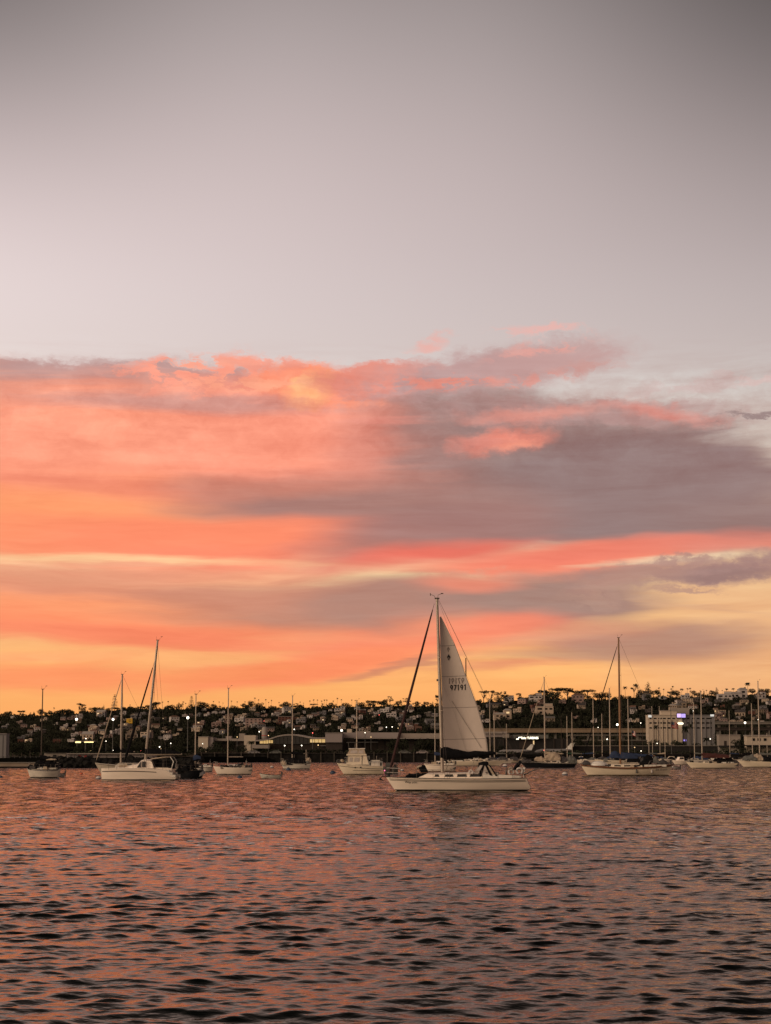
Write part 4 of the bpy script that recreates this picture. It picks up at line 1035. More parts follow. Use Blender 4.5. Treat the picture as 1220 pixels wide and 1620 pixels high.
# ------------------------------------------------------------------ flybridge motor yacht
def motor_yacht():
    Yd = dist(1225.0); k = ppm(Yd); bow, stern = 533.5, 606.0; xc = (bow+stern)/2; L = (stern-bow)/k
    t = thing('motor_yacht', 'cream flybridge motor yacht moored alone with enclosed upper helm', 'motor yacht', (X(xc, Yd), Yd, 0), R(180))
    lx = lambda px: -(px-xc)/k
    lz = lambda py: Z(py, Yd)
    H = Hull(L, 2.7, (1.55, 1.22, 1.12), bow=1.0, stern=.02, tw=.9, smax=.4, draft=.4, flare=.25)
    h = H.shell().build('hull', M['gelcream'], t, smooth=True)
    H.band(-.3, .07).build('boot_stripe', M['boot'], h, smooth=True)
    H.band(-.40, -.34, rel=True, t0=.0, t1=.99).build('rub_rail', M['stripe'], h, smooth=True)
    H.band(.50, .55, t0=.05, t1=.72).build('hull_crease', M['stripe'], h, smooth=True)
    H.rim(.035).build('toe_rail', M['gelcream'], h); H.deck().build('deck', M['deck'], t, smooth=True)
    for px in (562, 571): MB().lathe([(0, 0), (.10, 0), (.10, .03), (0, .03)], n=12).build('porthole', M['glass'], h).matrix_local = Matrix.Translation((lx(px), H.ptz(.5+lx(px)/L, .95, 1, .01)[1], .95)) @ Matrix.Rotation(-math.pi/2, 4, 'X')
    # deckhouse with big lit-looking windows
    def house(name, pts_lo, pts_hi, w0, w1, m):
        (xa, ya), (xb, yb) = pts_lo; (xc_, yc), (xd, yd) = pts_hi
        A = [(lx(xa), w0, lz(ya)), (lx(xb), w0, lz(yb)), (lx(xb), -w0, lz(yb)), (lx(xa), -w0, lz(ya))]
        B = [(lx(xc_), w1, lz(yc)), (lx(xd), w1, lz(yd)), (lx(xd), -w1, lz(yd)), (lx(xc_), -w1, lz(yc))]
        return MB().loft([A, B]).build(name, M[m], t)
    c = house('deckhouse', ((548, 1209.5), (583.5, 1209.5)), ((551.5, 1195), (579.5, 1195)), 1.08, 1.0, 'gelcream')
    for a, b in ((553, 558.5), (560.5, 569)):
        for s in (1, -1):
            MB().loft([[(lx(a), s*1.085, lz(1205)), (lx(b), s*1.085, lz(1205)), (lx(b), s*1.05, lz(1198.3)), (lx(a+.8), s*1.05, lz(1198.3))], [(lx(a), s*.9, lz(1205)), (lx(b), s*.9, lz(1205)), (lx(b), s*.9, lz(1198.3)), (lx(a+.8), s*.9, lz(1198.3))]]).build('window', M['vinyl'], c)
    house('flybridge_coaming', ((548.5, 1195.2), (580, 1195.2)), ((549, 1192.8), (579.5, 1192.8)), 1.22, 1.24, 'gelcream')
    e = house('flybridge_enclosure', ((550, 1193.6), (578.5, 1193.6)), ((553.5, 1185.2), (576.5, 1184.8)), 1.12, 1.0, 'canvastan')
    for a, b in ((554.5, 566), (567.5, 575.5)):
        for s in (1, -1):
            MB().loft([[(lx(a), s*1.13, lz(1192)), (lx(b), s*1.13, lz(1192)), (lx(b-.6), s*1.03, lz(1187)), (lx(a+1), s*1.03, lz(1187))], [(lx(a), s*.9, lz(1192)), (lx(b), s*.9, lz(1192)), (lx(b-.6), s*.9, lz(1187)), (lx(a+1), s*.9, lz(1187))]]).build('clear_panel', M['vinyl'], e)
    MB().loft([[(lx(552), y, lz(1184.6)+.06*(1-y*y)) for y in (-1.05, -.5, 0, .5, 1.05)], [(lx(577.5), y, lz(1184.2)+.06*(1-y*y)) for y in (-1.05, -.5, 0, .5, 1.05)]], closed=False).build('flybridge_top', M['gelcream'], e).modifiers.new('s', 'SOLIDIFY').thickness = .05
    MB().box((lx(550), 1.1, lz(1201)), (.05, .05, .9)).build('cabin_post', M['pole'], t); MB().box((lx(573), 1.06, lz(1202)), (.09, .05, 1.2)).build('cabin_post', M['pole'], t)
    for s in (1, -1):
        mb = MB()
        mb.tube([(lx(583), s*1.2, lz(1205.4)), (lx(605), s*1.18, lz(1205.4))], .025, 5)
        for px in (584, 590, 597, 604.5): mb.tube([(lx(px), s*1.19, 1.0), (lx(px), s*1.19, lz(1205.4))], .022, 5)
        mb.build('cockpit_rail', M['white'], t)
    MB().box((lx(594), .2, 1.35), (1.2, 1.6, .6)).build('cockpit_locker', M['gelold'], t)
    pulpit(t, H, True, .5, .022, 'pole')
    for px, py, m in ((538, 1205.5, 'clutter'), (541.5, 1203.8, 'canvastan'), (535, 1204.8, 'clutter')):
        MB().lathe([(0, -.2), (.24, -.14), (.28, 0), (.2, .2), (0, .26)], (lx(px), .2, lz(py)), 9).build('deck_bundle', M[m], t, smooth=True)
    MB().tube([(lx(562), 0, lz(1184)), (lx(562), 0, lz(1176))], [.03, .02], 6).build('radio_mast', M['alu'], t)
    MB().tube([(lx(548), -.8, lz(1174.5)), (lx(598), -.8, lz(1174))], .035, 6).build('outrigger', M['pole'], t)
    MB().tube([(lx(553), -.8, lz(1190)), (lx(551), -.8, lz(1174.5))], .03, 5).build('outrigger_post', M['pole'], t)
motor_yacht()

# ------------------------------------------------------------------ other moored boats
tan, H_, L_, Y_ = sloop('cream double ended cutter with teak rail and blue sail cover', 919, 1063.5, 1226.6, (1.42, 1.02, 1.40), mast_px=981.5, top_py=1009, hull='gelcream', cover='canvasblu', stripe=None,
      B=3.5, mm='wood', boomL=4.6, furl='canvasblk', canoe=True, rim=('teak', .05), mr=.14, deckgear=7, dodg='canvasblk', boomz=2.55, cabin_h=.5, wins=4, bow=.95, spr=(.42, .7))
h_ = [o for o in tan.children if o.name.startswith('hull')][0]
H_.band(-.17, -.05, rel=True).build('teak_strake', M['teak'], h_, smooth=True)
H_.band(-.24, -.20, rel=True).build('cove_stripe', M['stripe'], h_, smooth=True)
k_ = ppm(Y_); lxx = lambda px: -(px-991.2)/k_
MB().box((lxx(930), .3, 1.62), (.5, .5, .4), taper=.7).build('deck_bundle', M['clutter'], tan)
def upturned(t, x0, x1, z, w, h, m, nm):
    rr = []
    for i in range(9):
        u = i/8; e = max(.02, math.sin(math.pi*min(max(u*.86+.1, 0), 1))**.6); x = x0 + (x1-x0)*u
        rr.append([(x, w*e*math.cos(q), z + h*e*math.sin(q)) for q in [math.pi*j/8 for j in range(9)]])
    MB().loft(rr).build(nm, M[m], t, smooth=True)
upturned(tan, lxx(934), lxx(962), 1.28, .85, .62, 'white', 'tender_on_deck')
for pxa, pxb, y0, y1, m in ((965, 980, 1186, 1199, 'canvasblu'), (978, 1008, 1190, 1200, 'canvasblu'), (992, 1012, 1195, 1206, 'canvasblk'), (1010, 1022, 1199, 1208, 'clutter'), (1016, 1034, 1194, 1207, 'canvasblk'), (1040, 1056, 1201, 1209, 'clutter'), (922, 934, 1202, 1210, 'clutter'), (1030, 1042, 1197, 1207, 'canvasgry')):
    rr = []
    for i in range(7):
        u = i/6; zc = Z(y1, Y_); hh = (Z(y0, Y_)-zc)*math.sin(math.pi*(.15+.7*u))*random.uniform(.85, 1.1)
        rr.append([(lxx(pxa + (pxb-pxa)*u), .5*math.cos(q), zc + hh*abs(math.sin(q))**.7) for q in [math.pi*j/8 for j in range(9)]])
    MB().loft(rr).build('furled_canvas', M[m], tan, smooth=True)
MB().tube([(lxx(1022), 1.2, 1.2), (lxx(1026), 1.25, 1.9), (lxx(1034), 1.25, 1.9), (lxx(1036), 1.2, 1.2)], .03, 6).build('boom_gallows', M['steel'], tan)
for px in (1004, 1030):
    p = H_.ptz(.5+lxx(px)/L_, .55, 1, .06); MB().lathe([(.02, -.28), (.12, -.2), (.12, .2), (.02, .28)], p, 8).build('fender' , M['buoyw' if px > 1010 else 'pole'], tan, smooth=True)
nm = text_mesh('boat_name', 'Sea Breath', .36, M['stripe'], h_, shear=.35); u_ = .5 + lxx(1036)/L_
p = H_.ptz(u_, .62, 1, .05); nm.matrix_local = Matrix(((-1, 0, 0, p[0]), (0, 0, 1, p[1]+.03), (0, 1, 0, p[2]+.03), (0, 0, 0, 1)))

sloop('small weathered sloop with dark stripe and inflatable at its stern, leftmost boat', 43.5, 95, 1230.2, (1.15, .95, 1.0), mast_px=65.5, top_py=1090.5, hull='gelold', cover='canvasblk', stripe='navy',
      B=2.6, boomL=2.2, mr=.075, deckgear=7, dodg='canvasblk', stays=False, yaw=180, mm='alud', spr=(.55,), rim=('stripe', .04), boomz=2.2, heaps=[(46, 53, 1208, 1217, 'canvasblk'), (56, 73, 1202.5, 1213, 'canvasblk'), (69, 93, 1201.5, 1214, 'canvasblk'), (75, 90, 1199.5, 1202.5, 'canvastan'), (80, 94, 1210, 1219, 'clutter')])
sloop('white sloop mostly hidden behind the catamaran, only its bow showing', 151, 262, 1226.0, (1.62, 1.2, 1.2), mast_px=191.5, top_py=1067, hull='gelshade', cover='canvasblk', stripe='stripe', B=3.2, boomL=1.9, mr=.13, gear=False, boomz=3.1, wins=2, furl='canvastan')
sloop('white sloop with bare boom and helm gear, beside the stone coloured dinghy', 338, 400, 1225.2, (1.12, .95, .95), mast_px=360.6, top_py=1089, hull='gel', cover=None, stripe=None, B=2.5, boomL=2.1, mr=.085, deckgear=5, stays=False, boomz=2.4, wins=3, heaps=[(350, 367, 1210, 1215.5, 'canvasblk'), (371, 385, 1207.5, 1214, 'clutter'), (377, 387, 1206, 1217, 'canvasblk'), (386, 399, 1209, 1219.5, 'canvasgry')])
sloop('low grey hulled sloop with no mast, tucked behind the dark raft', 311, 337, 1221.0, (.95, .8, .8), hull='gelold', stripe='stripe', B=2.2, deckgear=5, gear=True, wins=2)
sloop('small white ketch with dark deckhouse and grey stern rail near the far shore', 444, 492, 1216.4, (1.4, 1.05, 1.2), mast_px=462.5, top_py=1101, hull='gelold', cover='canvasblk', stripe='stripe', B=2.4, boomL=2.4, mr=.11, deckgear=8, stays=False, mizzen=1186, boomz=2.9, dodg='canvasblk', rim=('stripe', .05), heaps=[(445, 453, 1202, 1210, 'canvastan'), (454, 470, 1197, 1210, 'canvasblk'), (469, 485, 1199, 1210, 'canvasblk'), (484, 492, 1197, 1207, 'canvastan')])
sloop('white cabin sloop seen between the raised sail and its bow bags', 671, 722, 1220.3, (1.25, 1.1, 1.1), mast_px=688.5, top_py=1121, hull='gel', cover='canvasblu', stripe='stripe', B=2.6, boomL=1.9, mr=.085, deckgear=7, stays=False, cabin_h=.6, boomz=2.7, wins=3, heaps=[(699, 709, 1200, 1214, 'canvasblk'), (708, 721, 1205, 1217, 'clutter')])
sloop('long cream sloop stern on behind the raised sail, grey stripe on its side', 800, 700, 1211.8, (1.35, 1.15, 1.15), mast_px=738, top_py=1041.5, hull='gelcream', cover='canvasblk', stripe=None, B=3.4, yaw=0, boomL=4.2, mr=.17, deckgear=10, mm='alud', wins=4, stays=False, boomz=2.8)
sloop('black hulled sloop with long low cabin and bundled tan sail on its boom', 822, 912, 1214.4, (1.55, 1.05, 1.0), mast_px=862.2, top_py=1071.5, hull='black', cover='canvastan', stripe='gelold', B=3.2, boomL=4.0, mr=.14, deckgear=14, furl='canvastan', boomz=2.9, wins=4, mm='alu', spr=(.42, .7), heaps=[(846, 862, 1196, 1204, 'canvastan'), (862, 886, 1189, 1203, 'canvastan'), (886, 899, 1196, 1206, 'clutter'), (896, 912, 1195, 1208, 'canvasgry'), (826, 840, 1200, 1207, 'clutter')])
sloop('cream sloop with maroon sail cover, right of the double ended cutter', 1085.5, 1166, 1215.3, (1.25, 1.0, 1.05), mast_px=1111, top_py=1094, hull='gelcream', cover='canvasred', stripe=None, B=3.0, boomL=5.4, mr=.12, deckgear=6, boomz=2.6, wins=4, stays=False, dodg='canvasblk', heaps=[(1112, 1152, 1192, 1199, 'canvasred'), (1128, 1142, 1198, 1208, 'canvasblk'), (1147, 1160, 1197, 1209, 'canvasblk'), (1157, 1167, 1201, 1212, 'clutter')])
sloop('cream sloop cut off by the right edge with its mainsail bunched at the mast', 1167, 1262, 1213.6, (1.5, 1.15, 1.1), mast_px=1202, top_py=1078, hull='gelcream', cover='canvasgry', stripe=None, B=3.2, boomL=4.4, mr=.14, deckgear=6, boomz=2.7, wins=4, stays=False, dodg='canvasgry', heaps=[(1176, 1197, 1193, 1203, 'canvasgry'), (1190, 1206, 1191, 1203, 'canvastan'), (1205, 1222, 1196, 1206, 'canvasblk')])

sloop('grey cabin sloop hidden behind the flybridge motor yacht, tall bare mast', 545, 606, 1217.5, (1.6, 1.5, 1.5), mast_px=564.6, top_py=1108.5, hull='canvasgry', cover=None, stripe=None, B=2.8, mr=.11, deckgear=6, stays=False, cabin_h=1.0, wins=3)

def dinghy(label, px0, px1, wl, m, motor=True, yaw=180, fb=(.62, .42, .46), name='rowing_dinghy', cat='dinghy'):
    Yd = dist(wl); k = ppm(Yd); L = abs(px1-px0)/k
    t = thing(name, label, cat, (X((px0+px1)/2, Yd), Yd, 0), R(yaw))
    H = Hull(L, .45*L if L < 3.2 else 1.5, fb, bow=.35, stern=.06, tw=.8, draft=.12)
    h = H.shell(18, 6).build('hull', M[m], t, smooth=True); h.modifiers.new('s', 'SOLIDIFY').thickness = -.03
    H.rim(.03).build('gunwale', M['rubber'], h)
    for f in (-.22, .12): MB().box((f*L, 0, .26), (.22, .9, .03)).build('thwart', M['teak'], t)
    MB().box((0, 0, .08), (L*.6, .7, .02)).build('floorboards', M['dock'], t)
    if motor: MB().box((-L/2-.08, 0, .62), (.2, .22, .3), taper=.8).tube([(-L/2-.08, 0, .5), (-L/2-.1, 0, -.1)], .04, 6).build('outboard', M['clutter'], t)
dinghy('low pale rowing dinghy with dark stern, alone on the water', 410.5, 445, 1231.6, 'gelold')
dinghy('grey inflatable tender lying behind the leftmost small sloop', 83, 103, 1229.0, 'grey', name='inflatable_dinghy')
dinghy('small dark inflatable tender under the cream cutter counter', 1064, 1076, 1217, 'grey', yaw=190, name='inflatable_dinghy')

def grey_workboat():
    Yd = dist(1224.6)+1; k = ppm(Yd)
    t = thing('patrol_launch', 'dark grey launch with stern rail and red light behind the motor yacht', 'launch', (X(617, Yd), Yd+.8, 0), R(180))
    H = Hull(26/k, 1.9, (1.05, .95, .95), bow=.5, stern=.03, tw=.92, draft=.3)
    h = hull_parts(t, H, 'canvasgry', 'canvasgry', boot_h=.2)
    pulpit(t, H, False, .55, .03, 'pole'); rails(t, H, .05, .6, .5, 4, 'pole', .02)
    MB().box((.3, 0, 1.25), (.7, .8, .6), taper=.85).build('console', M['canvasgry'], t)
    MB().box((-.7, .2, 1.1), (.5, .5, .5), taper=.7).build('deck_bundle', M['clutter'], t)
    MB().lathe([(0, -.1), (.1, 0), (0, .1)], (.75, .95, .48), 8).build('port_light', M['pinklit'], t)
grey_workboat()

# mooring buoys
def buoy(px, wl, d, m, label, band=None):
    Yd = dist(wl); t = thing('mooring_buoy', label, 'buoy', (X(px, Yd), Yd, 0), 0, 'mooring buoys')
    r = d/2/ppm(Yd)
    MB().lathe([(0, -.5*r), (.7*r, -.35*r), (r, .1*r), (.92*r, .55*r), (.55*r, .95*r), (.15*r, 1.1*r), (0, 1.1*r)], n=14).build('float', M[m], t, smooth=True)
    if band: MB().lathe([(1.005*r, .05*r), (1.02*r, .12*r), (1.0*r, .32*r)], n=14).build('band', M[band], t, smooth=True)
    MB().tube([(.16*r*math.cos(q), 0, 1.2*r + .18*r*math.sin(q)) for q in np.linspace(0, 6.283, 11)], .05*r, 5).build('mooring_eye', M['pole'], t)
for px, wl, d, m, lb in ((156.5, 1232.5, 8.5, 'buoyw', 'white mooring buoy with dark top just ahead of the catamaran bow'), (129.5, 1225, 5, 'orange', 'small rusty orange buoy left of the catamaran'),
        (2.5, 1230.3, 6, 'buoyb', 'dark buoy cut by the left edge of the water'), (380, 1231, 8, 'buoyb', 'dark topped buoy in front of the bare boomed white sloop'),
        (430.5, 1214.6, 6, 'buoyw', 'pale buoy just left of the far white ketch'), (456.5, 1218.7, 8, 'buoyb', 'dark buoy right under the far white ketch'),
        (526.5, 1224, 9, 'buoyb', 'dome shaped dark buoy off the motor yacht bow'), (636.5, 1219.5, 6, 'buoyw', 'white buoy between the grey launch and the raised sail'),
        (799, 1213, 8, 'buoyw', 'white buoy behind the numbered sail stern'), (893.5, 1226.2, 9.5, 'buoyw', 'round white buoy left of the cream double ended cutter'), (1064.5, 1214.6, 5, 'buoyw', 'tiny white buoy at the cutter stern')):
    buoy(px, wl, d, m, lb, 'buoyb' if m == 'buoyw' else None)

# ------------------------------------------------------------------ marina boats on the right, row behind row
def marina():
    spec = [ # mast px, mast top py, waterline py, hull length px, hull, cover, mast radius, label
     (775.5, 1106, 1206.5, 62, 'gelold', 'canvasblk', .16, 'pale sloop with tall white mast just right of the raised sail'),
     (782.3, 1124, 1208.0, 52, 'gel', 'canvasgry', .15, 'white sloop whose shorter mast pairs with the tall one beside the sail'),
     (801.7, 1145, 1207.0, 46, 'gelcream', 'canvasblk', .14, 'small sloop with short white mast between the sail and lit sign'),
     (888.5, 1134, 1205.0, 44, 'navy', 'canvasblk', .09, 'dark sloop with thin mast right behind the black hulled sloop'),
     (897.6, 1133, 1206.5, 50, 'gelold', 'canvasgrn', .15, 'pale sloop with green cover left of the cream cutter forestay'),
     (905.6, 1127, 1207.5, 48, 'gelcream', 'canvasgry', .14, 'cream sloop with grey cover near the cutter forestay'),
     (939.4, 1106, 1208.0, 54, 'gel', 'canvasblu', .15, 'white sloop moored behind the cream cutter bow, tall mast'),
     (953.0, 1129, 1206.5, 42, 'gelold', 'canvasblk', .14, 'weathered sloop with short mast behind the cutter foredeck'),
     (965.6, 1089, 1209.0, 58, 'gelcream', 'canvasblu', .17, 'cream sloop with the tallest white mast left of the wooden mast'),
     (994.8, 1106, 1208.5, 56, 'gel', 'canvasblk', .17, 'white sloop whose mast stands just right of the wooden mast'),
     (1017.0, 1150, 1204.5, 36, 'gelold', 'canvasblk', .10, 'small sloop with short thin mast left of the office block'),
     (1027.0, 1139, 1206.0, 44, 'gelold', 'canvasgry', .13, 'weathered sloop with mast at the left end of the office block'),
     (1032.7, 1117, 1205.0, 48, 'gel', 'canvasblu', .13, 'white sloop whose mast crosses the leftmost office window column'),
     (1044.5, 1117, 1204.5, 46, 'gelcream', 'canvasblk', .13, 'cream sloop with mast before the office block middle windows'),
     (1052.5, 1152, 1206.5, 36, 'gel', 'canvastan', .12, 'small white sloop with short mast below the office block windows'),
     (1092.0, 1125, 1206.0, 44, 'navy', 'canvasblk', .10, 'dark sloop with thin mast before the grey end of the office block'),
     (1099.0, 1111, 1207.5, 52, 'gelold', 'canvasgry', .16, 'pale sloop with thick mast before the grey office end'),
     (1155.0, 1124, 1206.0, 42, 'gel', 'canvasblu', .13, 'white sloop moored behind the maroon covered sloop stern'),
     (1190.8, 1113, 1207.0, 50, 'gelold', 'canvasblk', .16, 'weathered sloop with mast left of the bunched mainsail'),
     (1214.0, 1160, 1205.0, 40, 'gel', 'canvasgry', .12, 'small white sloop at the right edge behind the bunched mainsail'),
    ]
    for i, (mp_, tp, wl, ln, hu, cv, mr, lb) in enumerate(spec):
        off = random.uniform(-.12, .12)*ln; flip = 0 if i % 4 == 2 else 180
        a, b = mp_ - ln*.45 + off*.3, mp_ + ln*.55 + off*.3
        if flip == 0: a, b = b, a
        sloop(lb, a, b, wl, (1.4, 1.1, 1.15), mast_px=mp_, top_py=tp, hull=hu, cover=cv, stripe='stripe' if i % 2 else None, B=3.0, boomL=ln/ppm(dist(wl))*.36, mr=mr,
              deckgear=8, gear=False, stays=(i in (0, 2, 8, 9, 17)), yaw=flip, wins=3, group='sloops in the marina rows', boomz=3.0, mm='alud' if mr < .11 else 'alu', dodg=('canvasblk', None, 'canvasblu')[i % 3], heaps=[(mp_-ln*.2, mp_+ln*.1, 1198.5+random.uniform(-1, 2), wl-4, random.choice(('canvasblk', 'clutter', 'canvasgry'))), (mp_+ln*.1, mp_+ln*.4, 1196.5+random.uniform(-1, 2), wl-4, random.choice(('canvasblk', 'clutter', 'canvasblu')))])
    # leaning spar of a small gaff boat, and low motor boats between the hulls
    spec2 = [(752, 22, 1206.5, 'gelold', 'small pale motor boat behind the boom cover'), (838, 26, 1204.5, 'gelold', 'low pale motor boat under the lit sign'), (918, 24, 1207, 'gel', 'white motor boat just left of the cream cutter bow'),
             (985, 24, 1206, 'gelold', 'pale motor boat behind the cream cutter mast'), (1060, 30, 1205.5, 'gelcream', 'cream motor boat below the dark flagpole'), (1075, 26, 1209.5, 'gel', 'white motor boat right behind the cream cutter stern'),
             (1128, 28, 1207, 'gelold', 'pale motor boat behind the maroon sail cover'), (1150, 26, 1208.5, 'gel', 'white motor boat behind the maroon covered sloop stern'), (1180, 24, 1206, 'gelcream', 'cream motor boat below the round dark tree'), (872, 26, 1206, 'gel', 'white motor boat behind the black hulled sloop'),
             (1008, 26, 1207.5, 'gel', 'white motor boat above the cutter blue boom cover')]
    for px, ln, wl, hu, lb in spec2:
        Yd = dist(wl); k = ppm(Yd); L = ln/k
        t = thing('motor_boat', lb, 'motor boat', (X(px, Yd), Yd, 0), R(random.choice((180, 0, 165, 195))), 'motor boats in the marina rows')
        H = Hull(L, 2.6, (1.3, 1.0, .95), bow=.9, stern=.02, tw=.9, draft=.3, flare=.2)
        h = hull_parts(t, H, hu, boot_h=.06)
        A = [(.18*L, .9, 1.0), (-.22*L, 1.0, 1.0), (-.22*L, -1.0, 1.0), (.18*L, -.9, 1.0)]; B_ = [(.04*L, .8, 2.1), (-.2*L, .85, 2.1), (-.2*L, -.85, 2.1), (.04*L, -.8, 2.1)]
        c = MB().loft([A, B_]).build('wheelhouse', M[hu], t)
        for s in (1, -1): MB().loft([[(.08*L, s*.93, 1.5), (-.18*L, s*.99, 1.5), (-.17*L, s*.9, 1.95), (.04*L, s*.86, 1.95)], [(.08*L, s*.6, 1.5), (-.18*L, s*.6, 1.5), (-.17*L, s*.6, 1.95), (.04*L, s*.6, 1.95)]]).build('window', M['glass'], c)
        MB().box((-.36*L, 0, 1.3), (.18*L, 1.9, .5), taper=.9).build('cockpit_cover', M[random.choice(('canvasblk', 'canvasblu', 'canvasgry', 'canvastan'))], t)
        MB().tube([(-.1*L, .5, 2.1), (-.12*L, .5, 3.6)], .02, 4).build('antenna', M['pole'], t)
marina()

# ------------------------------------------------------------------ waterfront
def bx(mb, px0, px1, py0, py1, Y, dep):               # a block whose front face covers these photo columns and rows at distance Y
    x0, x1 = X(px0, Y), X(px1, Y); z1, z0 = Z(py0, Y), Z(py1, Y)
    return mb.box(((x0+x1)/2, Y + dep/2, (z0+z1)/2), (x1-x0, dep, z1-z0))
def blk(name, m, t, px0, px1, py0, py1, Y, dep):
    mb = bx(MB(), px0, px1, py0, py1, Y, dep); r = t
    while r.parent: r = r.parent
    o = r.location
    mb.v = [(x-o.x, y-o.y, z-o.z) for x, y, z in mb.v]
    return mb.build(name, M[m], t)
def base(name, label, cat, px, Y, group=None): return thing(name, label, cat, (X(px, Y), Y, 2.0), 0, group)
GB = 1201                                             # photo row safely below any ground

t = base('harbour_shed', 'plain grey windowless shed at the left edge behind the seawall', 'shed', -20, 430)
blk('wall', 'slabg', t, -60, 9.4, 1161.2, 1206, 430, 3.6); blk('roof', 'slabw', t, -60.4, 9.8, 1160.2, 1161.2, 429.7, 4.2); blk('wall_base', 'concrete', t, -60, 9.6, 1199, 1207, 429.8, .5)
for px in (-6, 4): blk('wall_seam', 'darkwall', t, px, px+.25, 1163, 1199, 429.9, .2)

t = base('seawall', 'low tan concrete seawall along the left shore', 'seawall', 45, 399)
blk('wall', 'seawall', t, -80, 92, 1207.0, 1222, 399, 1.6); blk('coping', 'concrete', t, -80, 92.5, 1205.8, 1207.0, 398.8, 2.2); blk('waterline_stain', 'rock', t, -80, 92, 1212.6, 1222, 398.9, .3)
t = base('harbour_fence', 'dark metal fence with posts above the left seawall', 'fence', 50, 412)
for i, px in enumerate(np.arange(-12, 132, 8.6)): blk('post', 'fence', t, px, px+(.9 if i % 3 else 1.5), 1196.5 if i % 3 else 1195, 1206, 412, .12)
for y in (1197.2, 1200.4, 1203.4): blk('rail', 'fence', t, -14, 132, y, y+.55, 412.02, .08)
mb = MB()
for i in range(420):
    px = random.uniform(86, 318); Y = random.uniform(399, 410); z = random.uniform(-.5, 1.1) + (Y-399)*.09; s = random.uniform(.5, 1.2)
    pts = []
    o = len(mb.v); ico = [(0, 0, 1), (.9, 0, .4), (.28, .85, .45), (-.72, .53, .4), (-.72, -.53, .45), (.28, -.85, .4), (.7, .5, -.5), (-.3, .85, -.5), (-.9, 0, -.5), (-.3, -.85, -.5), (.7, -.5, -.5)]
    mb.v += [(X(px, Y)+a*s*random.uniform(.7, 1.3), Y+b*s, z+c*s*.75*random.uniform(.7, 1.2)) for a, b, c in ico]
    mb.f += [tuple(o+j for j in f) for f in ((0, 1, 2), (0, 2, 3), (0, 3, 4), (0, 4, 5), (0, 5, 1), (1, 6, 2), (2, 7, 3), (3, 8, 4), (4, 9, 5), (5, 10, 1), (6, 7, 2), (7, 8, 3), (8, 9, 4), (9, 10, 5), (10, 6, 1))]
o = mb.build('riprap', M['rock']); tag(o, 'dark riprap boulders along the left shoreline', 'rocks', kind='stuff')

t = base('boat_shed', 'long low whitewashed shed with dark red doors behind the riprap', 'shed', 172, 452)
blk('wall', 'slabw', t, 106, 241, 1193.2, 1206, 452, 9); blk('roof', 'roofw', t, 105, 242, 1191.6, 1193.2, 451.2, 11)
for px in (124, 133.5, 143): blk('door', 'red' if px < 140 else 'brown', t, px, px+4.2, 1195, 1204, 451.9, .2)
for px in (156, 168, 186, 204, 222): blk('wall_seam', 'concrete', t, px, px+.8, 1193.4, 1204, 451.85, .2)
t = base('quay_store', 'low tan lean-to store between the left fence and whitewashed shed', 'shed', 88, 470)
blk('wall', 'stucco', t, 70, 104, 1191, 1206, 470, 6); blk('roof', 'darkwall', t, 69.5, 104.5, 1190, 1191, 469.5, 7); blk('door', 'darkwall', t, 84, 89, 1194, 1206, 469.8, .3)

t = base('bulkhead', 'dark timber bulkhead along the middle shoreline', 'quay wall', 470, 700)
blk('wall', 'rock', t, 300, 700, 1192.4, 1215, 697, 3); blk('cap', 'darkwall', t, 299.8, 700.4, 1191.6, 1192.4, 696.6, 3.6)
for px in np.arange(318, 700, 21): blk('pile', 'pile', t, px, px+1.4, 1189.5, 1214, 696.2, .35)
t = base('marina_bulkhead', 'dark quay wall behind the marina boats', 'quay wall', 980, 790)
blk('wall', 'rock', t, 735, 1300, 1193.6, 1212, 788, 3); blk('cap', 'darkwall', t, 734, 1301, 1192.9, 1193.6, 787.5, 3.6)

t = base('box_hall', 'windowless white box hall left of the wave roofed terminal', 'building', 325, 850)
blk('wall', 'office', t, 313.5, 329, 1165.8, GB, 850, 20); blk('shaded_side', 'slabw', t, 329, 337, 1166.6, GB, 851, 18); blk('parapet', 'roofw', t, 313.2, 329.4, 1165.0, 1165.8, 849.7, 20.6)  # lit front and darker side of one hall, the shade put into the side's colour
t = base('link_wing', 'long low pale wing joining the white box hall to the terminal', 'building', 362, 858)
blk('wall', 'brown', t, 337, 388, 1172.2, GB, 859, 18); blk('roof', 'roofw', t, 336.4, 388.4, 1168.4, 1172.2, 857, 20)
blk('plant_room', 'stucco', t, 378, 387, 1160.4, 1168.4, 862, 8); blk('plant_room', 'slabw', t, 357, 366, 1164.6, 1168.4, 862, 6)
for px in (343, 352, 366, 374): blk('window', 'windark', t, px, px+5, 1174, 1177.5, 858.8, .4)

t = base('terminal', 'terminal hall with white wave shaped roof and amber lit glazing', 'building', 460, 850)
blk('end_tower', 'office', t, 386, 404.2, 1163.2, GB, 848, 14)
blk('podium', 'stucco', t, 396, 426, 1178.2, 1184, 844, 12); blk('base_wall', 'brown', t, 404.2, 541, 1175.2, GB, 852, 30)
rp = [(403.5, 1170.6), (414, 1170.0), (424, 1168.6), (433, 1165.8), (441, 1163.3), (450, 1161.9), (459, 1161.4), (468, 1161.8), (477, 1163.2), (486, 1165.2), (494, 1166.6), (504, 1166.9), (514.5, 1166.5)]
o = t.location; r0 = []; r1 = []
for px, py in rp:
    x = X(px, 846)-o.x
    r0.append([(x, 846-o.y, Z(py, 846)-o.z), (x, 874-o.y, Z(py, 846)-o.z+.3), (x, 874-o.y, Z(py+2.2, 846)-o.z), (x, 846-o.y, Z(py+2.2, 846)-o.z)])
MB().loft(r0).build('wave_roof', M['roofw'], t, smooth=False)
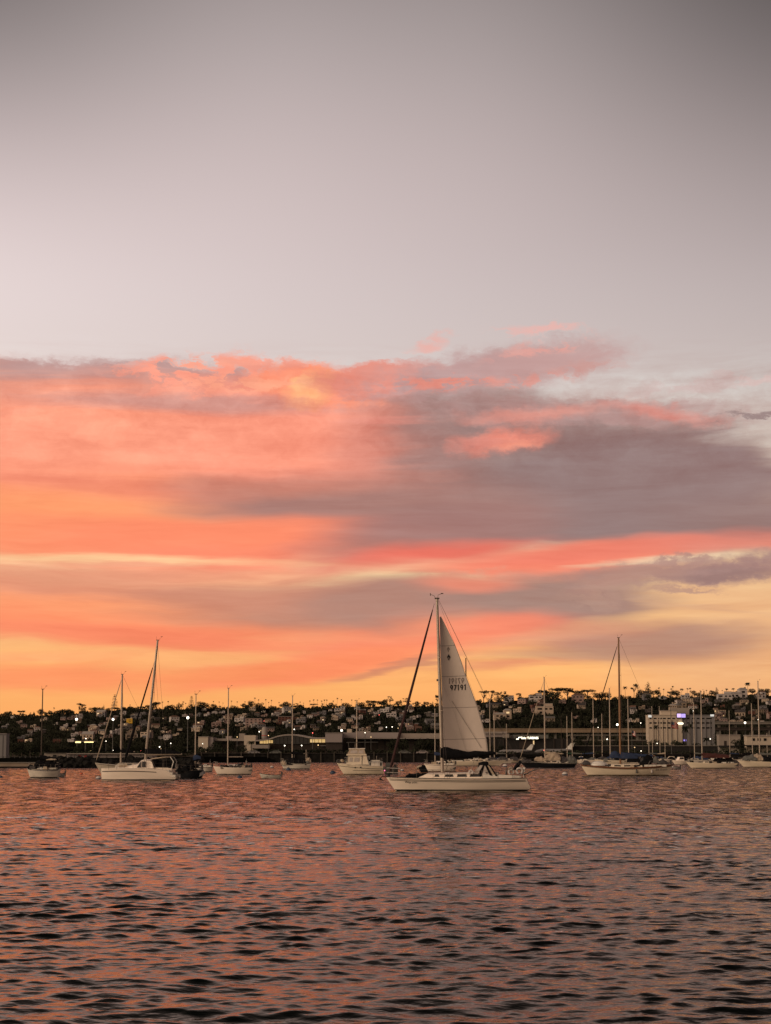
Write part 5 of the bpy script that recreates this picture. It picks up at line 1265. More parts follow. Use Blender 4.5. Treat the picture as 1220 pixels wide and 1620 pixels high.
blk('amber_glazing', 'litwin', t, 411, 424, 1171.2, 1176.2, 850, 1.5); blk('amber_glazing', 'litwin', t, 425.2, 431.4, 1171.0, 1175.6, 850.2, 1.5); blk('amber_glazing', 'litwin', t, 490.5, 514.2, 1169.4, 1174.6, 850, 1.5); blk('entrance', 'darkwall', t, 405, 410.6, 1172.8, 1178, 849.8, 1.5)
for px in (416, 420.5, 428, 497, 503, 508.5): blk('mullion', 'brown', t, px, px+.5, 1169.6, 1176, 849.7, .3)
r = []
for px in np.linspace(432, 490, 15):
    py = float(np.interp(px, [a for a, b in rp], [b for a, b in rp])) + 2.1; x = X(px, 851)-o.x
    r.append([(x, 851-o.y, Z(py, 851)-o.z), (x, 853-o.y, Z(py, 851)-o.z), (x, 853-o.y, Z(1177, 851)-o.z), (x, 851-o.y, Z(1177, 851)-o.z)])
gz = MB().loft(r).build('dark_glazing', M['glass'], t)
for px in np.linspace(436, 486, 9): blk('mullion', 'brown', t, px, px+.45, 1166.4, 1177, 850.6, .3)
blk('awning', 'slabg', t, 507, 541, 1179.4, 1180.2, 846, 6); blk('canopy', 'darkwall', t, 425, 500, 1186.0, 1187.2, 846, 6)
t = base('roof_tank', 'white upright tank on the roof left of the wave roof', 'tank', 418.5, 866)
mb = MB().lathe([(0, 0), (1.3, 0), (1.3, 4.6), (.9, 5.2), (0, 5.4)], (0, 0, Z(1169, 866)-2), 14); mb.build('tank_body', M['roofw'], t, smooth=True); MB().lathe([(1.34, 0), (1.38, .1), (1.34, .3)], (0, 0, Z(1164, 866)-2), 14).build('band', M['red'], t)
t = base('cube_hall', 'pale pink windowless cube hall right of the wave roof', 'building', 528, 843)
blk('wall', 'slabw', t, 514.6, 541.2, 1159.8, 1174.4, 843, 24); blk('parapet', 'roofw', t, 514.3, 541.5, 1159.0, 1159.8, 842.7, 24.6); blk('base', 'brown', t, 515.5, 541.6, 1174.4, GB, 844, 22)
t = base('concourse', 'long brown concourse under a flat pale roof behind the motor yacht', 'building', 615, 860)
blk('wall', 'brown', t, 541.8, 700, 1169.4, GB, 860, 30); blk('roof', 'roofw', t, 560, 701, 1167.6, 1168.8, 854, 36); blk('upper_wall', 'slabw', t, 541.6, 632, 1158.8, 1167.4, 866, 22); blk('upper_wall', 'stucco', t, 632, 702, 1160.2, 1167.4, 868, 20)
blk('penthouse', 'office', t, 549, 556.4, 1153.2, 1158.8, 870, 8); blk('penthouse', 'stucco', t, 562, 586, 1156.6, 1158.8, 872, 8)
for px in range(548, 696, 12): blk('pilaster', 'darkwall', t, px, px+1, 1170, 1196, 859.6, .4)
t = base('loading_hall', 'dark hangar hall with lit white sign on its fascia', 'building', 810, 880)
blk('wall', 'darkwall', t, 740, 905, 1168.4, GB, 880, 26); blk('fascia', 'canvasgry', t, 814, 868, 1162.4, 1168.4, 878.5, 27); blk('roof', 'roofw', t, 764, 803, 1157.4, 1160.4, 886, 18); blk('upper_wall', 'slabw', t, 764, 806, 1160.4, 1166, 887, 16)
blk('hangar_opening', 'brown', t, 822, 846, 1171, 1184, 879.6, .8); blk('amber_doorway', 'litwin', t, 843.6, 845.6, 1171.6, 1178, 879.4, .8); blk('plant_room', 'stucco', t, 797, 806, 1161.6, 1167, 878, 6)
for px in (772, 784, 796, 862, 876, 890): blk('pilaster', 'brown', t, px, px+1.4, 1169, 1192, 879.6, .5)
sg = blk('sign_box', 'darkwall', t, 816, 853, 1165.2, 1170.2, 877.9, .4)
oo = t.location
def sign_text(body, px0, px1, py0, py1):
    s = text_mesh('sign_lettering', body, 1, M['litsign'], sg, offset=.02); xs = [v.co.x for v in s.data.vertices]; ys = [v.co.y for v in s.data.vertices]
    for v in s.data.vertices:
        fx = (v.co.x-min(xs))/(max(xs)-min(xs)); fy = (v.co.y-min(ys))/(max(ys)-min(ys))
        v.co = (X(px0+(px1-px0)*fx, 877.7)-oo.x, 877.7-oo.y, Z(py1+(py0-py1)*fy, 877.7)-2)
sign_text('Solar TURBINES', 825.2, 852.2, 1165.6, 1169.2)
q = [(817.0, 1170), (820.6, 1170), (821.2, 1167.4), (825, 1167.2), (825.4, 1165.8), (820.8, 1166), (820, 1168.4), (817.2, 1168.6)]
MB().prism([(X(a, 877.7)-oo.x, Z(b, 877.7)-2) for a, b in q], 877.6-oo.y, 877.75-oo.y).build('sign_logo', M['litsign'], sg)

# freeway viaducts behind the marina
def viaduct(label, px0, px1, py0, py1, Y, m='office', gap=26):
    t = base('viaduct', label, 'viaduct', (px0+px1)/2, Y, 'freeway viaducts')
    blk('deck', m, t, px0, px1, py0+.8, py1, Y, 14); blk('parapet', m, t, px0, px1, py0, py0+.8, Y-.4, .8)
    for px in np.arange(px0+8, px1, gap): blk('pier', 'concrete', t, px, px+3, py1, GB, Y+4, 4)
viaduct('tan elevated freeway deck crossing behind the marina masts', 766, 1024, 1152.2, 1159.0, 1160, 'viatan')
viaduct('lower dark viaduct ramp under the tan freeway deck', 900, 1030, 1162.2, 1164.2, 1120, 'concrete')
viaduct('upper freeway deck right of the office block', 1130, 1300, 1141.4, 1145.6, 1190, 'concrete')
viaduct('dark lower freeway deck right of the office block', 1128, 1300, 1150.6, 1155.4, 1130, 'brown')

def office():
    Y = 1050
    t = base('office_block', 'cream five storey office block with violet lit screen on its roof edge', 'office block', 1080, Y)
    w = blk('wall', 'office', t, 1026.5, 1080.4, 1131.6, GB, Y, 10); g = blk('grey_wing', 'slabg', t, 1080.4, 1132, 1131.6, GB, Y+1.5, 9)
    blk('cornice', 'office', t, 1026.1, 1086, 1130.8, 1131.6, Y-.4, 10.8); blk('cornice', 'slabg', t, 1086, 1132.4, 1130.8, 1131.6, Y+1.1, 9.8)
    blk('penthouse', 'office', t, 1047, 1072, 1124.4, 1130.8, Y+2, 6); blk('penthouse_roof', 'roofw', t, 1046.4, 1072.6, 1123.6, 1124.4, Y+1.6, 7)
    blk('plant_room', 'stucco', t, 1064, 1092, 1119.6, 1130.8, Y+12, 5)
    for r_, (y0, y1) in enumerate(((1135.6, 1137.6), (1142.6, 1144.8), (1150.4, 1152.6))):
        for px in (1028.4, 1035.2, 1042.4, 1046, 1049.8, 1057, 1064.6):
            wd = 2.4 if px in (1042.4, 1046) else 4.6
            blk('window', 'windark', w, px, px+wd, y0, y1, Y-.12, .3)
        for px in (1088, 1096, 1103.4, 1111.4, 1118.6, 1126 if r_ < 0 else 1122.8):
            blk('window', 'windark', g, px, px+4.4, y0, y1, Y+1.38, .3)
    for px in (1033.6, 1040.8, 1048.6, 1055.6, 1062.8, 1070.6): blk('fin', 'office', w, px, px+1.0, 1138.4, GB, Y-.6, .6)
    for px in (1085, 1093.6, 1101, 1109, 1116.6, 1124): blk('fin', 'slabg', g, px, px+1.0, 1138.4, GB, Y+.9, .6)
    s = blk('roof_screen', 'darkwall', t, 1071.8, 1086.4, 1128.2, 1136.4, Y-1.0, .9)
    blk('screen_panel', 'mauve', s, 1072.4, 1078.6, 1129, 1135, Y-1.1, .12); blk('screen_panel', 'purple', s, 1079, 1085.8, 1129.2, 1135.2, Y-1.1, .12)
    blk('lit_corner', 'cyan', t, 1026.8, 1032.4, 1131.2, 1134.8, Y-.7, .5); blk('lit_corner', 'cyan', t, 1125.4, 1131, 1130.2, 1133.4, Y+.8, .5)
    blk('lit_sign', 'litsign', t, 1073.4, 1082, 1143.4, 1145.8, Y-.9, .4); blk('violet_doorway', 'purple', t, 1082, 1086.5, 1170, 1172.5, Y+1.2, .3)
office()
# parts of a part must sit in their parent's frame: parents above are unrotated at the same origin
t = base('low_warehouse', 'low cream warehouse right of the office block', 'warehouse', 1155, 960)
blk('wall', 'stucco', t, 1138.4, 1172, 1163.2, GB, 960, 7); blk('roof', 'roofw', t, 1138, 1172.4, 1162.2, 1163.2, 959.6, 8); blk('plinth', 'darkwall', t, 1138, 1172, 1179.4, 1182, 958.6, 2); blk('door', 'brown', t, 1146, 1150, 1172, 1182, 959.8, .4)
t = base('quay_hall', 'long cream quay hall with lit roof edge at the right edge', 'warehouse', 1210, 950)
blk('wall', 'office', t, 1182, 1300, 1164.4, GB, 950, 7); blk('roof', 'roofw', t, 1181.6, 1301, 1162.6, 1164.4, 949.4, 8); blk('canopy', 'darkwall', t, 1170, 1300, 1178.6, 1180.4, 944, 6)
for px in (1190, 1199, 1209): blk('window', 'windark', t, px, px+5, 1168, 1172, 949.8, .4)
t = base('yard_wall', 'dark yard wall with pale coping between the marina masts and viaduct', 'wall', 960, 900)
blk('wall', 'darkwall', t, 905, 1136, 1180.4, GB, 900, 2); blk('coping', 'concrete', t, 905, 1136, 1179.4, 1180.4, 899.5, 3)
t = base('mid_block', 'low mid grey block behind the marina, left of the office block', 'building', 960, 1010)
blk('wall', 'brown', t, 906, 1024, 1171.6, GB, 1010, 20); blk('roof', 'concrete', t, 905.4, 1024.6, 1170.4, 1171.6, 1009.5, 21)
for px in range(912, 1020, 12): blk('window', 'darkwall', t, px, px+7, 1174, 1178, 1009.8, .4)

# lit canopies and the yellow hoarding in the middle distance, left
t = base('fuel_canopy', 'filling station canopy with bright yellow strip lights', 'canopy', 133, 1150)
blk('roof', 'slabw', t, 117, 150, 1172.0, 1173.0, 1150, 9)
blk('strip_light', 'litstrip', t, 119, 127.5, 1173.1, 1175.2, 1149.6, .5); blk('strip_light', 'litstrip', t, 133, 147.5, 1173.3, 1174.8, 1149.6, .5)
for px in (121, 134, 146): blk('post', 'pole', t, px, px+.8, 1173, GB, 1152, .4)
x_, y_, z_ = hill_at(204, 1151); t = thing('hoarding', 'small yellow hoarding on the hillside between two mast tops', 'billboard', (x_, y_, z_))
k = ppm(y_); MB().box((0, 0, 6.0), (9.4/k, .4, 7.4/k)).build('panel', M['yellow'], t); MB().box((-.4/k, -.26, 6.9), (1.1/k, .1, 1.6/k)).box((2.0/k, -.26, 7.0), (.7/k, .1, 1.8/k)).box((1.0/k, -.26, 5.6), (3.4/k, .1, .7/k)).build('marking', M['brown'], t)
for s in (-2.4, 2.4): MB().tube([(s, .1, 0), (s, .1, 4)], .15, 6).build('post', M['pole'], t)

# flags
def flag(px, ptop, pbot, Y, f0, f1, wpx, label, cols):
    t = base('flagpole', label, 'flag', px, Y); k = ppm(Y); zt = Z(ptop, Y)-2
    MB().tube([(0, 0, 0), (0, 0, zt)], .13, 6).build('pole', M['pole'], t)
    h = (f1-f0)/k; z1 = Z(f0, Y)-2
    f = None; n = 7
    for i in range(n):
        mb = MB(); r = []
        for j in range(7):
            u = j/6; r.append([(.15+u*wpx/k, .25*math.sin(u*7), z1 - h*(i/n) - u*u*h*.35), (.15+u*wpx/k, .25*math.sin(u*7), z1 - h*((i+1)/n) - u*u*h*.35)])
        mb.loft(r, closed=False)
        o = mb.build('flag' if i == 0 else 'stripe', M[cols[i % len(cols)]], f or t)
        if i == 0: f = o
    r = []
    for j in range(4):
        u = j/6*.9; r.append([(.15+u*wpx/k, .25*math.sin(u*7)-.04, z1 - u*u*h*.35), (.15+u*wpx/k, .25*math.sin(u*7)-.04, z1 - h*.55 - u*u*h*.35)])
    MB().loft(r, closed=False).build('canton', M['navy'], f)
flag(1000.2, 1150, 1190, 860, 1155.5, 1163.5, 6, 'striped flag on a pole right of the wooden mast', ('red', 'white'))
flag(1062.6, 1119, 1190, 800, 1142, 1151, 11, 'dark pole with large striped flag before the office block', ('red', 'stucco'))

def jet(px, label, Y=845, s=1.0, yaw=0):
    t = thing('parked_jet', label, 'airplane', (X(px, Y), Y, 2.0), R(yaw), 'jets parked at the hangar')
    L = 15*s
    MB().loft([[(x*s, r*s*math.cos(q), 2.0*s + zc*s + r*s*math.sin(q)) for q in [2*math.pi*j/10 for j in range(10)]] for x, r, zc in ((7.6, .05, -.2), (6.8, .6, -.1), (5, 1.0, 0), (-1, 1.0, 0), (-4.5, .75, .2), (-7.2, .15, .6))]).build('fuselage', M['slabg'], t, smooth=True)
    for sd in (1, -1): MB().loft([[(1.2*s, sd*.8*s, 1.5*s), (-2*s, sd*.8*s, 1.5*s), (-2*s, sd*.8*s, 1.7*s)], [(-1.6*s, sd*7*s, 1.8*s), (-2.8*s, sd*7*s, 1.8*s), (-2.8*s, sd*7*s, 1.9*s)]]).build('wing', M['white'], t)
    MB().loft([[(-4.4*s, -.1, 2.6*s), (-7.2*s, -.1, 2.6*s), (-7.2*s, .1, 2.6*s), (-4.4*s, .1, 2.6*s)], [(-6.9*s, -.05, 5.2*s), (-8.3*s, -.05, 5.2*s), (-8.3*s, .05, 5.2*s), (-6.9*s, .05, 5.2*s)]]).build('tail_fin', M['white'], t)
    MB().box((-7.7*s, 0, 5.2*s), (1.4*s, 5*s, .12)).build('tailplane', M['white'], t)
    for sd in (1, -1): MB().tube([(-2.8*s, sd*1.5*s, 2.5*s), (-5.2*s, sd*1.5*s, 2.5*s)], .5*s, 10).build('engine', M['slabg'], t, smooth=True)
    for x, y in ((5, 0), (-1, 1.2), (-1, -1.2)): MB().tube([(x*s, y*s, 0.3), (x*s, y*s, 1.4*s)], .12, 5).build('wheel_strut', M['rubber'], t)
jet(815, 'white business jet parked left of the lit hangar doorway', yaw=180); jet(876, 'white business jet parked right of the lit hangar sign', Y=850, s=1.1, yaw=178)

# floating docks
for px0, px1, wl, lb in ((760, 905, 1204.2, 'dark floating dock behind the black hulled sloop'), (905, 1130, 1203.6, 'long floating dock behind the cream cutter'), (1130, 1300, 1204, 'floating dock at the right edge')):
    Y = dist(wl); t = thing('floating_dock', lb, 'dock', (X((px0+px1)/2, Y), Y, 0), 0, 'floating docks')
    MB().box((0, 1, .3), (X(px1, Y)-X(px0, Y), 2.4, .5)).build('planking', M['dock'], t)
    n = int((px1-px0)/24)
    for i in range(n): MB().tube([(X(px0+(i+.5)*24, Y)-X((px0+px1)/2, Y), 2.4, -1), (X(px0+(i+.5)*24, Y)-X((px0+px1)/2, Y), 2.4, 2.9)], .2, 7).build('pile', M['pile'], t)

# parked cars on the quay, in front of the terminal
def car(px, Y, m, label, yaw=0):
    t = thing('parked_car', label, 'car', (X(px, Y), Y, 2.9), R(yaw), 'cars parked along the quay')
    prof = [(-2.2, .35), (-2.2, .85), (-1.7, .98), (-1.1, 1.42), (.5, 1.45), (1.2, .98), (2.1, .82), (2.25, .4)]
    MB().prism(prof, -.85, .85).build('body', M[m], t)
    for s in (1, -1):
        MB().prism([(-1.35, 1.0), (-1.0, 1.34), (.42, 1.36), (.95, 1.0)], s*.86, s*.82).build('window', M['glass'], t)
        for x in (-1.35, 1.4): MB().lathe([(0, -.1), (.33, -.1), (.33, .1), (0, .1)], n=12).build('wheel', M['rubber'], t).matrix_local = Matrix.Translation((x, s*.82, .33)) @ Matrix.Rotation(math.pi/2, 4, 'X')
for px, m, lb in ((402, 'slabg', 'grey car parked under the white end tower'), (436, 'canvasgry', 'dark grey car parked left of the ketch mast'), (640, 'canvasgry', 'dark grey car parked between the two round quay trees'), (668, 'slabw', 'pale car parked left of the raised sail mast')):
    Y = 712 if px < 700 else 805
    car(px, Y, m, lb, random.choice((0, 180)))

# ------------------------------------------------------------------ vegetation prototypes (meshes shared by the copies)
def leaf_mesh(name, lobes, n, size, flat=.7, seed=0, m='leaf'):
    """Foliage as many small leaf-clump faces spread through lobes (x, y, z, rx, rz)."""
    g = np.random.default_rng(seed); V = []; 
    per = [max(8, int(n*(l[3]**2*l[4])/sum(q[3]**2*q[4] for q in lobes))) for l in lobes]
    for (x, y, z, rx, rz), c in zip(lobes, per):
        d = g.normal(size=(c, 3)); d /= np.linalg.norm(d, axis=1)[:, None]
        r = g.uniform(.35, 1.06, (c, 1))**.55
        p = d*r*np.array([rx, rx, rz]) + np.array([x, y, z])
        a = g.normal(size=(c, 3)); a[:, 2] *= flat; a /= np.linalg.norm(a, axis=1)[:, None]
        b = np.cross(a, g.normal(size=(c, 3))); b /= np.linalg.norm(b, axis=1)[:, None]
        s = size*g.uniform(.6, 1.4, (c, 1))
        V.append(np.stack([p - a*s, p + b*s*.75, p + a*s, p - b*s*.75], 1).reshape(-1, 3))
    V = np.concatenate(V).astype(np.float32); k = len(V)//4
    me = bpy.data.meshes.new(name); me.vertices.add(len(V)); me.vertices.foreach_set('co', V.ravel())
    me.loops.add(len(V)); me.loops.foreach_set('vertex_index', np.arange(len(V), dtype=np.int32))
    me.polygons.add(k); me.polygons.foreach_set('loop_start', np.arange(0, len(V), 4, dtype=np.int32)); me.update(calc_edges=True)
    me.materials.append(M[m]); return me
def trunk_mesh(name, limbs):
    mb = MB()
    for pts, r0, r1 in limbs: mb.tube(pts, [r0 + (r1-r0)*i/(len(pts)-1) for i in range(len(pts))], 6)
    me = bpy.data.meshes.new(name); me.from_pydata(mb.v, [], mb.f); me.materials.append(M['bark']); return me
PROTO = {}
def protos():
    g = random.Random(5)
    for v in range(6):                                       # round-headed broadleaf, unit height 1
        lob = [(0, 0, .60, .30, .26)]; limbs = [([(0, 0, 0), (.02, .01, .25), (0, 0, .55)], .035, .02)]
        for i in range(9):
            a = g.uniform(0, 6.28); r = g.uniform(.16, .42); z = g.uniform(.42, .86) - r*.2
            lob.append((r*math.cos(a), r*math.sin(a), z, g.uniform(.12, .22), g.uniform(.09, .17)))
            if i < 5: limbs.append(([(0, 0, .3), (r*.4*math.cos(a), r*.4*math.sin(a), .42), (r*math.cos(a), r*math.sin(a), z)], .02, .007))
        PROTO['round', v] = (leaf_mesh('crown', lob, 900, .030, seed=v), trunk_mesh('trunk', limbs))
    for v in range(4):                                       # open eucalyptus: separate plates of foliage on visible limbs
        lob = []; limbs = [([(0, 0, 0), (.02, 0, .3), (-.01, .01, .55)], .03, .018)]
        for i in range(9):
            a = g.uniform(0, 6.28); r = g.uniform(.08, .48); z = g.uniform(.55, .95)
            lob.append((r*math.cos(a), r*math.sin(a)*.8, z, g.uniform(.09, .17), g.uniform(.04, .09)))
            limbs.append(([(0, 0, .35), (r*.5*math.cos(a), r*.4*math.sin(a), .55), (r*math.cos(a), r*math.sin(a)*.8, z)], .016, .005))
        PROTO['open', v] = (leaf_mesh('crown', lob, 520, .026, seed=20+v), trunk_mesh('trunk', limbs))
    for v in range(3):                                       # cypress / conifer
        lob = [(g.uniform(-.02, .02), g.uniform(-.02, .02), z, .20*(1-z)**.7 + .03, .09) for z in np.linspace(.14, .97, 11)]
        PROTO['cone', v] = (leaf_mesh('crown', lob, 600, .024, flat=.4, seed=40+v), trunk_mesh('trunk', [([(0, 0, 0), (0, 0, .9)], .025, .008)]))
    for v in range(2):                                       # Norfolk pine: tiered whorls
        lob = []
        for i, z in enumerate(np.linspace(.2, .96, 10)):
            R_ = .21*(1-z)**.75 + .03
            for k in range(5):
                a = k*1.257 + i*.6 + g.uniform(-.2, .2); lob.append((R_*.7*math.cos(a), R_*.7*math.sin(a), z+.012, R_*.5, .020))
        PROTO['norfolk', v] = (leaf_mesh('crown', lob, 700, .018, flat=.3, seed=50+v), trunk_mesh('trunk', [([(0, 0, 0), (.005, 0, 1.0)], .016, .004)]))
    for v in range(3):                                       # spreading umbrella crown
        lob = []
        for i in range(10):
            a = g.uniform(0, 6.28); r = g.uniform(0, .6)**.8*.8; lob.append((r*math.cos(a), r*math.sin(a), .78 + g.uniform(-.07, .1) - r*.16, g.uniform(.14, .24), g.uniform(.07, .12)))
        PROTO['spread', v] = (leaf_mesh('crown', lob, 900, .030, seed=60+v), trunk_mesh('trunk', [([(0, 0, 0), (.03, 0, .35), (0, 0, .7)], .04, .02)] + [([(0.02, 0, .3), (l[0]*.6, l[1]*.6, .58), (l[0], l[1], l[2])], .018, .006) for l in lob[:6]]))
    for v in range(3):                                       # fan / date palms, unit height 1, crown about .3 wide
        mb = MB(); full = v == 2; n = 40 if full else 26
        for i in range(n):
            a = 2*math.pi*i/n*2.4 + g.uniform(-.2, .2); up = g.uniform(-.9, 1.2); L = g.uniform(.11, .15)*(1.5 if full else 1)
            r = []
            for j in range(5):
                u = j/4; rr = L*u*math.cos(up*.55)*(1 - .1*u); z = 1.0 - .03 + L*math.sin(up)*u*.75 - L*.65*u*u; w = .017*math.sin(math.pi*min(1, .12 + u*.88))*(1.2 if full else 1)
                cx, cy = rr*math.cos(a), rr*math.sin(a); px_, py_ = -math.sin(a)*w, math.cos(a)*w
                r.append([(cx-px_, cy-py_, z-w*.5), (cx, cy, z+.003), (cx+px_, cy+py_, z-w*.5)])
            mb.loft(r, closed=False)
        me = bpy.data.meshes.new('crown'); me.from_pydata(mb.v, [], mb.f); me.materials.append(M['leafp'])
        ln = g.uniform(-.04, .04)
        PROTO['palm', v] = (me, trunk_mesh('trunk', [([(ln, 0, 0), (ln*.5, 0, .4), (0, 0, .97)], .013, .009)]))
protos()
NAMES = {'round': 'broadleaf_tree', 'open': 'eucalyptus_tree', 'cone': 'cypress_tree', 'norfolk': 'norfolk_pine', 'spread': 'umbrella_tree', 'palm': 'palm_tree'}
DESC = {'round': 'dark round headed tree', 'open': 'open crowned eucalyptus', 'cone': 'dark pointed cypress', 'norfolk': 'tiered norfolk pine', 'spread': 'spreading flat topped tree', 'palm': 'slender palm'}
GRP = {'round': 'round trees on the hillside', 'open': 'eucalyptus trees on the hillside', 'cone': 'cypresses on the hillside', 'norfolk': 'norfolk pines on the ridge', 'spread': 'spreading trees on the hillside', 'palm': 'palms along the ridge'}
MARKS = [(48, 'above left seawall'), (100, 'above leftmost sloop'), (160, 'above filling station'), (215, 'behind catamaran bow mast'), (262, 'right of catamaran mast'), (316, 'above dark raft'), (372, 'above bare boomed sloop'),
         (430, 'left of ketch mast'), (490, 'right of ketch mast'), (545, 'above pink cube hall'), (610, 'above motor yacht'), (690, 'left of raised sail'), (790, 'right of raised sail'), (850, 'above lit sign'),
         (915, 'above black hulled sloop'), (975, 'left of wooden mast'), (1030, 'right of wooden mast'), (1085, 'above violet screen'), (1135, 'above grey office wing'), (1180, 'above low warehouse'), (1e9, 'near the right edge')]
def mark(px): return next(n for lim, n in MARKS if px < lim)
PENDING = []                                          # (object, photo column, stem, tail): ordinals are added once all are placed
def tree(kind, px, ptop, pbase, wide=1.0, Y=None, label=None, band='on ridge', v=None):
    if Y is None: x, Y, z = hill_at(px, pbase)
    else: x, z = X(px, Y), 2.0
    h = (pbase - ptop)/ppm(Y)
    vs = [k for k in PROTO if k[0] == kind]; cr, tr = PROTO[random.choice(vs) if v is None else (kind, v)]
    t = thing(NAMES[kind], label, 'palm' if kind == 'palm' else 'tree', (x, Y, z - .15), random.uniform(0, 6.28), GRP[kind])
    t.scale = (h*wide, h*wide, h)
    link('crown', cr, t); link('trunk', tr, t)
    if label is None: PENDING.append((t, px, DESC[kind], band + ', ' + mark(px)))
    OCC.append((px, ptop, pbase, Y)); return t
OCC = []
# skyline trees, left to right, as in the photograph
SKY = [('palm', 14, 1126, 1138, 1.4, 2), ('palm', 36, 1124.5, 1138, 1.4, 2), ('round', 3, 1128, 1140, 1), ('round', 25, 1129, 1141, 1), ('palm', 84, 1119.5, 1134, 1, 0), ('round', 62, 1121, 1134, 1.1), ('round', 78, 1123, 1135, 1), ('spread', 100, 1122, 1138, 1.2),
 ('round', 108, 1121, 1134, 1), ('open', 124, 1111.5, 1130, .9), ('open', 133, 1113, 1130, .8), ('round', 131, 1119, 1131, 1), ('round', 150, 1117.5, 1130, 1), ('cone', 163, 1115.5, 1129, 1), ('round', 157, 1120, 1130, 1), ('round', 170, 1119, 1130, 1), ('norfolk', 180, 1099.5, 1128, 1.0),
 ('palm', 204.6, 1115, 1126, 1, 1), ('round', 196, 1118, 1128, 1), ('round', 216, 1118.5, 1128, 1.1), ('spread', 246, 1109.5, 1126, 1.15), ('round', 240, 1113, 1126, 1), ('palm', 256, 1110.5, 1124, 1, 0), ('palm', 265, 1109.5, 1124, 1, 1), ('round', 269, 1114, 1125, 1), ('palm', 282, 1112, 1124, 1, 0), ('palm', 289, 1110, 1124, 1.1, 1), ('palm', 293, 1112.5, 1124, 1, 0),
 ('norfolk', 302, 1101.5, 1126, 1.1), ('cone', 312, 1110, 1124, 1), ('round', 319, 1109, 1125, 1.1), ('palm', 337, 1109.5, 1122, 1, 0), ('palm', 346, 1110.5, 1122, 1, 1), ('palm', 352, 1112, 1122, 1, 0), ('palm', 365.5, 1109, 1122, 1, 1), ('palm', 374.5, 1110, 1122, 1, 0), ('palm', 387, 1110, 1122, 1, 1), ('round', 398, 1108, 1123, 1), ('round', 409, 1110.5, 1124, 1.1), ('palm', 402.5, 1104, 1120, 1, 1), ('palm', 408.5, 1107, 1121, .9, 0),
 ('palm', 420, 1106.5, 1121, 1, 0), ('palm', 429, 1107.5, 1121, 1, 1), ('palm', 424.5, 1111, 1122, 1, 0), ('palm', 441, 1111, 1122, 1, 1), ('round', 453, 1109, 1123, 1.2), ('palm', 474.5, 1110.5, 1122, 1, 0), ('palm', 480, 1112, 1122, .9, 1), ('palm', 490, 1108.5, 1121, 1, 1), ('palm', 496, 1107, 1121, 1, 0), ('palm', 502, 1107, 1121, .9, 1), ('palm', 508.5, 1109, 1121, 1.2, 0), ('palm', 513, 1107, 1121, 1, 1), ('palm', 516.5, 1107, 1121, 1, 0),
 ('palm', 527, 1109, 1121, 1.1, 1), ('palm', 533.5, 1104.5, 1120, 1, 0), ('palm', 540, 1106.5, 1120, 1, 1), ('palm', 556.5, 1107, 1120, 1, 0), ('palm', 562, 1108, 1120, 1, 1), ('round', 549, 1111, 1122, 1), ('round', 572, 1110, 1122, 1), ('round', 586, 1106.5, 1121, 1.1), ('round', 604, 1107.5, 1120, 1), ('open', 617, 1100.5, 1118, .8), ('round', 609, 1106, 1119, 1), ('open', 645, 1103, 1119, 1), ('round', 630, 1108, 1119, .9), ('palm', 634, 1108, 1119, 1, 0), ('open', 692, 1099, 1118, .9),
 ('round', 660, 1109, 1119, 1.1), ('round', 676, 1109.5, 1119, 1),
 ('open', 766, 1092, 1114, 1.0), ('open', 778, 1091.5, 1113, .9), ('open', 789, 1094, 1113, .8), ('open', 800, 1092.5, 1112, .8), ('round', 797, 1098, 1112, .7), ('spread', 822, 1096, 1109, .65), ('round', 842, 1096.5, 1111, 1.0), ('spread', 858, 1090, 1110, 1), ('round', 866, 1091, 1110, 1.1), ('spread', 884, 1086, 1109, 1.1), ('spread', 899, 1087, 1108, 1.1), ('round', 876, 1092, 1112, 1.2), ('spread', 913, 1091.5, 1108, 1), ('spread', 931, 1089.5, 1108, 1.1), ('round', 922, 1095, 1110, 1.2),
 ('round', 946, 1095, 1110, 1), ('round', 960, 1093.5, 1109, 1), ('palm', 990.6, 1083, 1102, 1.3, 2), ('open', 1004.6, 1077.5, 1102, .7), ('cone', 1027, 1077, 1101, 1.5), ('round', 1016, 1087, 1102, 1), ('round', 1036, 1090, 1103, 1), ('palm', 1044.5, 1083.5, 1100, 1, 0), ('round', 1043, 1088, 1102, .7), ('palm', 1052, 1084.5, 1099, 1, 1), ('palm', 1066.5, 1081, 1099, 1, 0), ('palm', 1064, 1086, 1100, 1.3, 1), ('palm', 1080.6, 1086, 1100, 1.4, 2), ('palm', 1089.6, 1084.5, 1099, 1.3, 0), ('palm', 1094, 1084, 1099, 1.3, 1),
 ('palm', 1110, 1087.5, 1099, 1, 0), ('palm', 1120, 1085.5, 1098, 1, 1), ('round', 1072, 1089, 1102, 1.1), ('round', 1100, 1089, 1101, 1), ('cone', 1136, 1084.5, 1100, 1.3), ('palm', 1145, 1087, 1098, 1, 0), ('palm', 1152, 1085, 1098, 1.3, 2), ('palm', 1162.5, 1084.5, 1097, 1.4, 2), ('round', 1128, 1089, 1101, 1), ('palm', 1185.5, 1074, 1096, 1.3, 2), ('palm', 1181, 1082, 1097, 1.2, 0), ('round', 1193, 1084, 1098, 1), ('round', 1172, 1090, 1100, 1.1), ('round', 1207, 1086.5, 1100, 1.1), ('round', 1218, 1087, 1100, 1)]
for s in SKY: tree(*s[:4], s[4]*(1.25 if s[0] == 'round' else 1), v=s[5] if len(s) > 5 else None)
